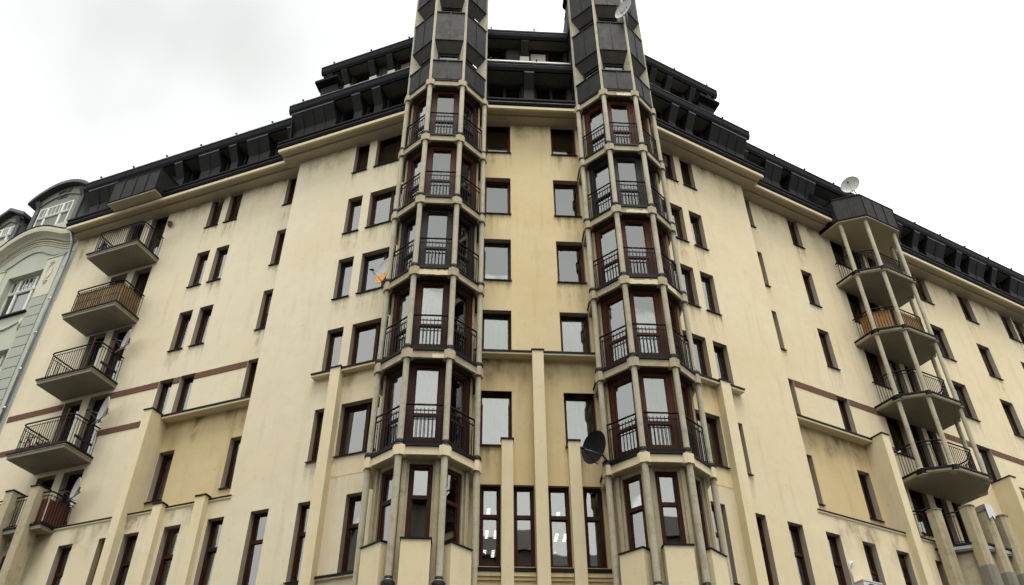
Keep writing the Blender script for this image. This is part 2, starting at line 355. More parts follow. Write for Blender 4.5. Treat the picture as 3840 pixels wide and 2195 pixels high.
# ================================================================== LEFT WING
ops_Li, ops_Lo, ops_Lb = [], [], []
wins = []
for r in range(5):
    fm = 'dark_frame' if r == 2 else 'brown_frame'
    ops_Li += [(-3.05, -2.48, SILL[r], HEAD[r]), (-2.18, -0.95, SILL[r], HEAD[r])]
    wins.append((FL, -3.05, -2.48, SILL[r], HEAD[r], 0 - RV, fm, (), rc()))
    wins.append((FL, -2.18, -0.95, SILL[r], HEAD[r], 0 - RV, fm, (0.62,), ('curtain', 0.02, 0.98) if r in (1, 3) else rc()))
    lo = [(-9.74, -9.17), (-8.88, -8.31), (-6.27, -5.70)]
    for (a, b) in lo:
        if r == 4 and a < -9: continue
        ops_Lo.append((a, b, SILL[r], HEAD[r])); wins.append((FL, a, b, SILL[r], HEAD[r], LO - RV, 'brown_frame', (), rc()))
    # balcony doors: two per floor
    zf = SILL[r] - 0.75
    for (a, b) in ((-13.72, -12.95), (-12.62, -11.80)):
        ops_Lo.append((a, b, zf, HEAD[r])); wins.append((FL, a, b, zf, HEAD[r], LO - RV - 0.05, 'brown_frame', (), rc() if r != 3 else ('curtain', 0.02, 0.7)))
base_L = [(-13.48, -12.95), (-11.21, -10.67), (-9.72, -9.2), (-8.85, -8.32), (-7.45, -6.89), (-5.99, -5.46), (-4.60, -4.03), (-3.12, -2.58), (-1.66, -1.15)]
for (a, b) in base_L:
    ops_Lb.append((a, b, 9.24, 11.37)); wins.append((FL, a, b, 9.24, 11.37, -RV, 'brown_frame', (), None))
wall(FL, -5.44, 0.9, 11.93, 25.62, 0.0, ops_Li, 'plaster', RV + 0.02)
wall(FL, -16.27, -5.44, 11.93, 25.62, LO, ops_Lo, 'plaster', RV + 0.1)
wall(FL, -16.27, 0.9, 0.0, 11.93, 0.0, ops_Lb, 'plaster', RV + 0.02)
b = MB(); b.quad((-5.44, 0.52, 11.93), (-5.44, 0, 11.93), (-5.44, 0, 25.62), (-5.44, 0.52, 25.62)); part('wall_return', b, 'plaster', BLD, FL)
part('base_top', MB().box(-16.27, -5.44, LO - 0.01, -0.004, 11.90, 11.925), 'plaster', BLD, FL); part('wall_return', MB().box(-16.29, -16.272, -6, LO, 11.93, 25.4), 'plaster', BLD, FL); part('wall_return', MB().box(-16.29, -16.272, -6, 0.0, 0, 11.925), 'plaster', BLD, FL)
# recessed ochre field under the ledge
b = MB(); b.box(-8.90, -8.885, LO, LO + 0.004, 12.1, 15.2)
def ochre_patch(F, u0, u1, z0, z1, o, ops, mat='plaster_ochre'):
    w_ = wall(F, u0, u1, z0, z1, o + 0.006, ops, mat, 0.01, 'render_field'); return w_
ochre_patch(FL, -8.90, -5.45, 12.10, 15.21, LO, [(-8.88, -8.31, SILL[4], HEAD[4]), (-6.27, -5.70, SILL[4], HEAD[4])])
ochre_patch(FL, -2.23, 0.5, 11.94, 15.24, 0.0, [(-2.18, -0.95, SILL[4], HEAD[4])], 'plaster_warm')
# ledges and pilasters
def ledge(F, u0, u1, o0, o1, z, t=0.13):
    b = MB().box(u0, u1, o0, o1 - 0.012, z - t, z - 0.028); l_ = part('ledge', b, 'plaster_pilaster', BLD, F)
    b = MB().prism_u([(o0, z + 0.03), (o0, z - 0.02), (o1 - 0.02, z - 0.024), (o1 - 0.014, z - 0.06), (o1 + 0.012, z - 0.06), (o1 + 0.012, z)], u0 - 0.012, u1 + 0.012); part('flashing', b, 'flashing', l_, F)
def pilaster(F, u0, u1, o0, o1, z0, z1, mat='plaster_pilaster', cap=True, chamf=0.0):
    poly = [(u0, o0), (u0, o1), (u1, o1), (u1, o0)]
    if chamf: poly = [(u0, o0), (u0, o1 - chamf), (u0 + chamf, o1), (u1 - chamf, o1), (u1, o1 - chamf), (u1, o0)]
    b = MB().prism_z(poly, z0, z1); p = part('pilaster', b, mat, BLD, F)
    if cap:
        e = 0.025; b = MB().prism_z([(u + (e if u > (u0 + u1) / 2 else -e), o + (e if o > o0 else 0)) for u, o in poly], z1 + 0.004, z1 + 0.045); part('cap_flashing', b, 'flashing', p, F)
    return p
ledge(FL, -3.23, -2.565, -0.03, 0.22, 15.36); ledge(FL, -2.225, 0.45, -0.03, 0.22, 15.36)
pilaster(FL, -2.56, -2.23, -0.03, 0.255, 0.0, 15.36)
ledge(FL, -8.89, -5.445, LO - 0.03, LO + 0.34, 15.37); ledge(FL, -9.42, -9.215, LO - 0.03, LO + 0.34, 15.37)
pilaster(FL, -9.21, -8.90, LO - 0.03, 0.255, 0.0, 15.37)
pilaster(FL, -7.87, -7.56, -0.03, 0.2, 0.0, 12.02); pilaster(FL, -6.42, -6.09, -0.03, 0.2, 0.0, 12.02)
def coping(F, u0, u1, z, o=0.0):
    b = MB().prism_u([(o - 0.5, z + 0.05), (o - 0.03, z - 0.0), (o + 0.05, z - 0.02), (o + 0.05, z - 0.055), (o - 0.03, z - 0.05)], u0, u1); c = part('coping', b, 'flashing', BLD, F)
    b = MB().prism_u([(o - 0.02, z - 0.056), (o + 0.03, z - 0.06), (o + 0.035, z - 0.10), (o + 0.0, z - 0.14), (o - 0.02, z - 0.14)], u0, u1); part('moulding', b, 'plaster_pilaster', c, F)
for a, b_ in ((-11.65, -9.215), (-8.895, -7.875), (-7.555, -6.425), (-6.085, -5.36)): coping(FL, a, b_, 12.0)
coping(FL, -16.27, -13.4, 12.0)
ledge(FL, -2.22, -0.2, -0.03, 0.09, 9.24, 0.1)
ledge(FL, -4.9, -2.57, -0.03, 0.07, 9.16, 0.1)

# brick soldier courses
def bricks(F, segs, z0, z1, o):
    bb = MB(); mm = MB()
    for u0, u1 in segs:
        n = max(1, int((u1 - u0) / 0.078)); w = (u1 - u0) / n
        mm.box(u0, u1, o - 0.01, o + 0.006, z0, z1)
        for i in range(n):
            j = random.uniform(-0.003, 0.003); bb.box(u0 + i * w + 0.006, u0 + (i + 1) * w - 0.006, o, o + 0.017 + j, z0 + 0.006, z1 - 0.004 + j)
    p = part('mortar_band', mm, 'mortar', BLD, F); part('brick_course', bb, 'brick', p, F, kind='stuff')
bricks(FL, [(-16.24, -13.75), (-11.78, -9.75), (-9.16, -8.89), (-8.30, -6.28)], 16.77, 17.01, LO)
bricks(FL, [(-16.24, -13.75), (-11.78, -9.24)], 15.35, 15.57, LO)

# ================================================================== RIGHT WING
ops_Ri, ops_Ro, ops_Rb = [], [], []
for r in range(5):
    ops_Ri += [(1.15, 2.38, SILL[r], HEAD[r]), (2.66, 3.24, SILL[r], HEAD[r])]
    wins.append((FR, 1.15, 2.38, SILL[r], HEAD[r], -RV, 'brown_frame', (0.4,), rc())); wins.append((FR, 2.66, 3.24, SILL[r], HEAD[r], -RV, 'brown_frame', (), rc()))
    ro = [(5.95, 6.52), (8.50, 9.07), (15.79, 16.62), (18.72, 19.56), (21.69, 22.50), (22.62, 23.42), (24.3, 25.0)]
    for (a, b) in ro:
        ops_Ro.append((a, b, SILL[r], HEAD[r])); wins.append((FR, a, b, SILL[r], HEAD[r], RO - RV, 'brown_frame', (), rc()))
    zf = SILL[r] - 0.75
    ops_Ro.append((10.84, 11.75, SILL[r], HEAD[r])); wins.append((FR, 10.84, 11.75, SILL[r], HEAD[r], RO - RV, 'brown_frame', (), None if r < 3 else ('blind', 0.0, 0.4)))
    for (a, b) in ((12.08, 12.72), (12.98, 13.5)):
        ops_Ro.append((a, b, zf, HEAD[r])); wins.append((FR, a, b, zf, HEAD[r], RO - RV, 'brown_frame', (), rc()))
base_R = [(1.5, 2.0), (2.95, 3.45), (4.26, 4.83), (5.73, 6.30), (7.19, 7.74), (8.62, 9.17), (10.34, 10.88), (12.0, 12.9), (14.2, 14.8), (15.9, 16.4)]
for (a, b) in base_R:
    ops_Rb.append((a, b, 9.24, 11.39)); wins.append((FR, a, b, 9.24, 11.39, -RV, 'brown_frame', (), ('curtain', 0.02, 0.98) if a in (4.26, 5.73) else None))
wall(FR, -0.9, 5.70, 11.93, 25.62, 0.0, ops_Ri, 'plaster_warm', RV + 0.02)
wall(FR, 5.70, 28.0, 11.93, 25.62, RO, ops_Ro, 'plaster_warm', RV + 0.02)
wall(FR, -0.9, 28.0, 0.0, 11.93, 0.0, ops_Rb, 'plaster_warm', RV + 0.02)
b = MB(); b.quad((5.70, 0, 11.93), (5.70, 0.49, 11.93), (5.70, 0.49, 25.62), (5.70, 0, 25.62)); part('wall_return', b, 'plaster', BLD, FR)
part('base_top', MB().box(5.70, 28.0, RO - 0.01, -0.004, 11.90, 11.925), 'plaster', BLD, FR); part('wall_return', MB().box(28.002, 28.02, -6, RO, 0, 25.4), 'plaster', BLD, FR)
ochre_patch(FR, 5.71, 9.40, 12.10, 15.21, RO, [(5.95, 6.52, SILL[4], HEAD[4]), (8.50, 9.07, SILL[4], HEAD[4])])
ochre_patch(FR, -0.5, 2.43, 11.94, 15.24, 0.0, [(1.15, 2.38, SILL[4], HEAD[4])], 'plaster_centre')
ledge(FR, 0.2, 2.43, -0.03, 0.22, 15.36); ledge(FR, 2.815, 3.40, -0.03, 0.22, 15.36)
pilaster(FR, 2.435, 2.81, -0.03, 0.255, 0.0, 15.36)
ledge(FR, 5.705, 9.26, RO - 0.03, RO + 0.34, 15.38); 
pilaster(FR, 9.27, 9.60, RO - 0.03, 0.255, 0.0, 15.38)
pilaster(FR, 15.8, 16.12, RO - 0.03, 0.255, 0.0, 15.38); ledge(FR, 16.13, 24, RO - 0.03, RO + 0.34, 15.38)
for a, b_ in ((5.6, 9.265), (9.605, 11.0), (13.7, 15.795), (16.125, 28)): coping(FR, a, b_, 12.06)
bricks(FR, [(6.53, 8.49), (9.08, 10.83), (13.6, 15.78), (16.63, 18.71), (19.57, 21.68)], 16.78, 17.03, RO)
bricks(FR, [(9.62, 10.83), (13.6, 15.7)], 15.38, 15.60, RO)

# ================================================================== CENTRE
ops_C, ops_Cb = [], []
for r in range(5):
    fm = 'dark_frame' if r == 2 else ('brown_frame' if r > 2 else 'red_frame')
    for (a, b) in ((0.45, 1.335), (2.78, 3.66)):
        ops_C.append((a, b, SILL[r] - 0.03, HEAD[r])); wins.append((FC, a, b, SILL[r] - 0.03, HEAD[r], -RV, fm if a < 2 or r != 2 else 'red_frame', (), ('curtain', 0.02, 0.98) if r else ('curtain', 0.02, 0.42)))
for (a, b) in ((0.50, 1.035), (1.36, 1.895), (2.235, 2.80), (3.155, 3.66)):
    ops_Cb.append((a, b, 9.24, 11.39)); wins.append((FC, a, b, 9.24, 11.39, -0.12, 'brown_frame', (), 'deep'))
wall(FC, -1.6, 5.5, 15.2, 25.62, 0.0, ops_C, 'plaster_centre', RV + 0.02)
wall(FC, -1.6, 5.5, 0.0, 15.2, 0.0, [o for o in ops_C if o[3] < 15.2] + ops_Cb, 'plaster_ochre', RV + 0.02)
ledge(FC, 0.1, 1.895, -0.03, 0.30, 15.40, 0.12); ledge(FC, 2.225, 3.95, -0.03, 0.30, 15.40, 0.12)
pilaster(FC, 1.90, 2.22, -0.03, 0.33, 0.0, 15.40)
pilaster(FC, 1.045, 1.35, -0.03, 0.16, 0.0, 12.62); pilaster(FC, 2.82, 3.13, -0.03, 0.16, 0.0, 12.62)
for a, b_ in ((0.3, 1.04), (1.355, 1.895), (2.225, 2.815), (3.135, 3.8)):
    b = MB().prism_u([(-0.02, 9.235), (0.07, 9.20), (0.07, 9.10), (-0.02, 9.10)], a, b_); p = part('sill_band', b, 'flashing', BLD, FC)
    b = MB().box(a, b_, -0.02, 0.055, 8.99, 9.096); b.box(a, b_, -0.02, 0.03, 8.90, 8.985); part('moulding', b, 'plaster_ochre', p, FC)

def field_stain(F, u0, u1, z1, h, o): 
    sm = MB(); sm.quad((u0, -o, z1 - h), (u1, -o, z1 - h), (u1, -o, z1), (u0, -o, z1)); part('ledge_stain', sm, 'ledge_stain', BLD, F)
field_stain(FC, 0.3, 1.9, 15.27, 1.5, 0.004); field_stain(FC, 2.22, 3.8, 15.27, 1.5, 0.004)
field_stain(FL, -8.89, -5.46, 15.23, 1.7, LO + 0.011); field_stain(FR, 5.72, 9.26, 15.24, 1.7, RO + 0.011)
field_stain(FL, -2.22, -0.4, 15.23, 1.1, 0.011); field_stain(FR, 0.3, 2.42, 15.23, 1.1, 0.011)
field_stain(FL, -5.3, -3.1, 25.39, 1.6, 0.005); field_stain(FL, -12.0, -5.6, 25.39, 1.4, LO + 0.005); field_stain(FR, 3.3, 5.6, 25.39, 1.6, 0.005); field_stain(FR, 6.6, 10.8, 25.39, 1.4, RO + 0.005); field_stain(FR, 13.8, 24, 25.39, 1.4, RO + 0.005)
field_stain(FL, -16.2, -14.0, 25.39, 2.5, LO + 0.005); field_stain(FC, 1.4, 2.7, 25.39, 1.2, 0.005)
for u in (-15.2, -12.6, -10.2, -8.3, -6.9): field_stain(FL, u - 0.9, u + 0.9, 11.84, 1.3, 0.005)
for u in (7.0, 8.6, 10.3): field_stain(FR, u - 0.9, u + 0.9, 11.9, 1.4, 0.005)
for (F, a, b, z0, z1, o, fm, mull, cur) in wins:
    tall = z1 - z0 > 2 and z1 < 11.6
    deep = cur == 'deep'
    window(F, a, b, z0, z1, o, fm, 0.062 if not tall else 0.075, mull, (0.615,) if tall else (), None if deep else cur, sill=not tall or F is not FC, room=0 if deep else 0.75)
# deep office rooms behind the tall centre windows, with lit ceiling lamps
b = MB()
b.quad((0.2, 8, 11.62), (3.9, 8, 11.62), (3.9, 0.24, 11.62), (0.2, 0.24, 11.62)); b.quad((0.2, 8, 8.6), (3.9, 8, 8.6), (3.9, 8, 11.62), (0.2, 8, 11.62)); b.quad((0.2, 0.3, 8.6), (3.9, 0.3, 8.6), (3.9, 8, 8.6), (0.2, 8, 8.6))
b.quad((0.2, 0.25, 8.6), (0.2, 8, 8.6), (0.2, 8, 11.62), (0.2, 0.25, 11.62)); b.quad((3.9, 0.25, 8.6), (3.9, 8, 8.6), (3.9, 8, 11.62), (3.9, 0.25, 11.62)); part('room', b, 'interior', BLD, FC)
for i, (u, o) in enumerate(((0.93, 2.14), (0.94, 3.65), (0.93, 5.12), (2.88, 2.28), (3.0, 3.78), (3.12, 5.18))):
    side = 'left' if u < 2 else 'right'
    nth = ('nearest the glass', 'second from the glass', 'farthest from the glass')[i % 3]
    t = thing('ceiling_lamp', 'lit louvred office ceiling lamp %s, seen through the tall %s centre window' % (nth, side), 'lamp', None, 'office ceiling lamps', FC @ T((u, o, 11.56)))
    part('housing', MB().box(-0.26, 0.26, -0.36, 0.36, 0.012, 0.055), 'white_plastic', t, WM[t])
    for k in (-1, 1):
        gl = MB()
        for j in range(5): gl.box(k * 0.13 - 0.045, k * 0.13 + 0.045, -0.30 + j * 0.125, -0.30 + j * 0.125 + 0.05, 0.0, 0.008)
        part('glowing_louvre', gl, 'lamp_glow', t, WM[t])

# ================================================================== EAVES, MANSARD AND ROOF
def pt_join(F, u0, u1, dy): pass
def eaves(F, u0, u1, w, ends=(0, 0)):
    """cornice soffit, fascia and gutter; w = wall plane offset, ends = side overhang at each end"""
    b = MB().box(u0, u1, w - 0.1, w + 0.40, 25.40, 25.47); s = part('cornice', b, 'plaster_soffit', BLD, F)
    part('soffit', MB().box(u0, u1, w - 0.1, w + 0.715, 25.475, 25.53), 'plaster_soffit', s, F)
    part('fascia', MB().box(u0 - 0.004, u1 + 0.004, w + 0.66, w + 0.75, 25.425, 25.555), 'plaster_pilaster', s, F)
    b = MB().prism_u([(w + 0.3, 25.56), (w + 0.70, 25.56), (w + 0.78, 25.59), (w + 0.825, 25.67), (w + 0.80, 25.75), (w + 0.77, 25.77), (w + 0.83, 25.83), (w + 0.835, 25.89), (w + 0.80, 25.92), (w + 0.3, 25.93)], u0 - 0.05, u1 + 0.05); part('gutter', b, 'gutter_metal', BLD, F)
    b = MB().prism_u([(w + 0.76, 25.925), (w + 0.1, 26.12), (w - 0.6, 26.12), (w - 0.6, 25.94)], u0, u1); part('roof_apron', b, 'sheet_metal', BLD, F)
def pier(F, u0, u1, w, z=0.0, foot_mat=None, wide=False):
    P0, P1 = 25.93 + z, 28.10 + z
    if foot_mat is None:
        b = MB().prism_u([(w - 0.35, P0), (w, P0), (w, P0 + 1.50), (w + 0.34, P1 - 0.10), (w + 0.34, P1), (w - 0.35, P1)], u0, u1)
        p = part('roof_pier', b, 'sheet_metal', BLD, F)
        part('cap_strip', MB().box(u0 + 0.0, u1 - 0.0, w + 0.2, w + 0.362, P1 - 0.085, P1 + 0.10), 'grey_dormer', p, F)
        n = int(round((u1 - u0) / 0.5))
        for i in range(1, n):
            x = u0 + (u1 - u0) * i / n
            sb = MB().prism_u([(w - 0.1, P0), (w + 0.022, P0), (w + 0.022, P0 + 1.49), (w + 0.355, P1 - 0.105), (w + 0.2, P1 - 0.105), (w - 0.1, P0 + 1.5)], x - 0.009, x + 0.009); part('seam', sb, 'sheet_metal', p, F)
    else:
        b = MB().prism_u([(w - 0.35, P0 + 1.505), (w + 0.0, P0 + 1.505), (w + 0.34, P1 - 0.1), (w + 0.34, P1), (w - 0.35, P1)], u0, u1); p = part('roof_pier', b, 'sheet_metal', BLD, F)
        part('white_foot', MB().box(u0 - 0.03, u1 + 0.03, w - 0.35, w + 0.02, P0, P0 + 1.50), foot_mat, p, F)
SHEETS = {}
def upper_eave(F, u0, u1, w, z=0.0, endw=(0, 0)):
    Z = 28.10 + z
    b = MB().prism_u([(w + 0.30, Z), (w + 0.30, Z + 0.11), (w - 1.2, Z + 0.11), (w - 1.2, Z)], u0 + 0.05, u1 - 0.05); p = part('upper_soffit', b, 'soffit_timber', BLD, F)
    b = MB().prism_u([(w + 0.1, Z + 0.112), (w + 0.302, Z + 0.112), (w + 0.302, Z - 0.012), (w + 0.36, Z - 0.012), (w + 0.43, Z + 0.10), (w + 0.46, Z + 0.24), (w + 0.445, Z + 0.30), (w + 0.47, Z + 0.33), (w + 0.47, Z + 0.40), (w + 0.43, Z + 0.42), (w + 0.1, Z + 0.42)], u0, u1); part('gutter', b, 'gutter_metal', BLD, F)
    n = max(1, int(round((u1 - u0) / 0.62))); s = (u1 - u0) / n
    key = ('sheet', round(s, 3))
    def sh(): return MB().prism_u([(0.41, 0.425), (0.22, 0.80), (0.20, 0.79), (0.38, 0.415)], 0.008, s - 0.008).prism_u([(0.42, 0.428), (0.23, 0.805), (0.20, 0.795), (0.38, 0.42)], -0.006, 0.0075)
    for i in range(n): link('roof_sheet', cached(key, sh, 'roof_sheet', 'roof_sheet'), F @ T((u0 + i * s, -w, Z + random.uniform(-0.008, 0.008))), BLD)
    b = MB().prism_u([(w + 0.20, Z + 0.785), (w - 4, Z + 1.2), (w - 4, Z + 0.1), (w + 0.05, Z + 0.1)], u0 + 0.01, u1 - 0.01); part('roof_deck', b, 'sheet_metal', BLD, F)
    m_ = cached(('guard',), lambda: MB().box(-0.02, 0.02, -0.06, 0.06, 0, 0.07).box(-0.035, 0.035, 0.0, 0.03, 0.05, 0.09), 'snow_guard', 'gutter_metal')
    k = int((u1 - u0) / 1.75)
    for i in range(k + 1):
        x = u0 + 0.4 + i * 1.75
        if x < u1: link('snow_guard', m_, F @ T((x, -w - 0.22, Z + 0.79)), BLD)
def attic_wall(F, u0, u1, o, z0, z1, gaps, blind):
    ops = []
    for a, b in gaps: ops.append((a, b, z0 + 0.35, z1 - (0.04 if blind else 0.09)))
    wall(F, u0, u1, z0, z1, o, ops, 'dark_timber', 0.1, 'attic_wall')
    for a, b, c, d in ops: window(F, a, b, c, d, o - 0.06, 'brown_frame' if blind else 'dark_frame', 0.05, (0.5,) if b - a > 1.0 else (), (), ('blind', 0.02, 0.98) if blind else None, sill=False, room=0.6)
# left inner / outer, right inner / outer, centre
eaves(FL, -5.95, 0.55, 0.0); eaves(FL, -16.35, -5.43, LO)
eaves(FR, -0.55, 6.19, 0.0); eaves(FR, 5.69, 28.0, RO)
eaves(FC, 0.15, 3.95, 0.0)
upper_eave(FL, -6.18, 0.35, 0.0); upper_eave(FL, -16.7, -6.19, LO)
upper_eave(FR, -0.35, 6.43, 0.0); upper_eave(FR, 6.44, 28.0, RO)
upper_eave(FC, 0.2, 3.9, 0.0)
LI_P = [(-6.07, -4.2), (-3.41, -3.05), (-2.54, -2.18)]; LO_P = [(-16.55, -15.0), (-12.05, -11.67), (-10.85, -9.86), (-9.37, -9.02), (-8.51, -7.51), (-6.62, -6.20)]
RI_P = [(2.48, 2.83), (3.31, 3.66), (4.49, 6.3)]; RO_P = [(6.45, 6.8), (7.79, 8.69), (9.21, 10.6), (15.2, 15.98), (16.76, 17.14), (17.67, 18.87), (19.68, 20.03), (20.6, 21.73), (22.26, 22.59), (23.65, 24.8), (25.3, 25.7), (26.4, 27.6)]
for a, b in LI_P: pier(FL, a, b, 0.0)
for a, b in LO_P: pier(FL, a, b, LO)
for a, b in RI_P: pier(FR, a, b, 0.0)
for a, b in RO_P: pier(FR, a, b, RO)
pier(FC, 1.86, 2.22, 0.0)
def gaps_of(ps, lo, hi):
    g_, x = [], lo
    for a, b in sorted(ps):
        if a - x > 0.35: g_.append((x + 0.06, a - 0.06))
        x = max(x, b)
    if hi - x > 0.35: g_.append((x + 0.06, hi - 0.06))
    return g_
attic_wall(FL, -6.1, 0.5, -0.30, 25.94, 28.1, gaps_of(LI_P, -6.0, -0.6), False); attic_wall(FL, -16.6, -6.1, LO - 0.30, 25.94, 28.1, gaps_of(LO_P, -16.5, -6.2), False)
attic_wall(FR, -0.5, 6.3, -0.30, 25.94, 28.1, gaps_of(RI_P, 0.6, 6.3), False); attic_wall(FR, 6.3, 28, RO - 0.30, 25.94, 28.1, gaps_of(RO_P, 6.4, 27.8), False)
attic_wall(FC, 0.1, 4.0, -0.30, 25.94, 28.1, [(0.5, 1.8), (2.3, 3.55)], False)
b = MB().prism_u([(-0.30, 25.94), (-0.05, 25.94), (0.30, 28.1), (-0.30, 28.1)], -6.12, -6.08); part('end_cheek', b, 'sheet_metal', BLD, FL)
# top storey (only next to the towers)
w3, z3 = -0.46, 2.65
for F, u0, u1, posts, g3 in ((FL, -5.40, 0.3, [(-5.15, -4.9), (-4.5, -4.22), (-3.25, -2.98), (-2.42, -2.16)], [(-4.15, -3.3), (-2.1, -1.0)]), (FR, -0.3, 5.63, [(2.2, 2.46), (3.02, 3.3), (4.25, 4.52), (5.1, 5.35)], [(1.0, 2.1), (3.4, 4.15)]), (FC, 0.2, 3.9, [(1.8, 2.1)], [(0.45, 1.25), (2.15, 3.6)])):
    upper_eave(F, u0, u1, w3, z3)
    for a, b in posts: pier(F, a, b, w3, z3, 'cream_trim')
    if F is not FC:
        e0 = u0 + 0.06 if F is FL else u1 - 0.18
        part('end_cheek', MB().prism_u([(-1.6, 28.5), (w3 - 0.05, 28.5), (w3 - 0.05, 30.05), (w3 + 0.33, 30.74), (-1.6, 30.74)], e0, e0 + 0.12), 'sheet_metal', BLD, F)
    attic_wall(F, u0 + 0.25, u1 - 0.25, w3 - 0.13, 28.4, 28.1 + z3, [(a, b) for a, b in g3], True)
# lower lean-to tips beside the top storey
for F, s_ in ((FL, -1), (FR, 1)):
    x0 = s_ * 5.35
    b = MB().prism_u([(-0.25, 29.93), (0.10, 30.06), (0.12, 30.16), (-1.5, 30.2), (-1.5, 29.93)], min(x0 - s_ * 0.9, x0 + s_ * 0.15), max(x0 - s_ * 0.9, x0 + s_ * 0.15)); part('lean_to_eave', b, 'gutter_metal', BLD, F)
    b = MB().prism_u([(-0.9, 28.5), (-0.35, 28.5), (-0.15, 29.925), (-0.9, 29.925)], min(x0 - s_ * .8, x0), max(x0 - s_ * .8, x0)); part('end_cheek', b, 'sheet_metal', BLD, F)

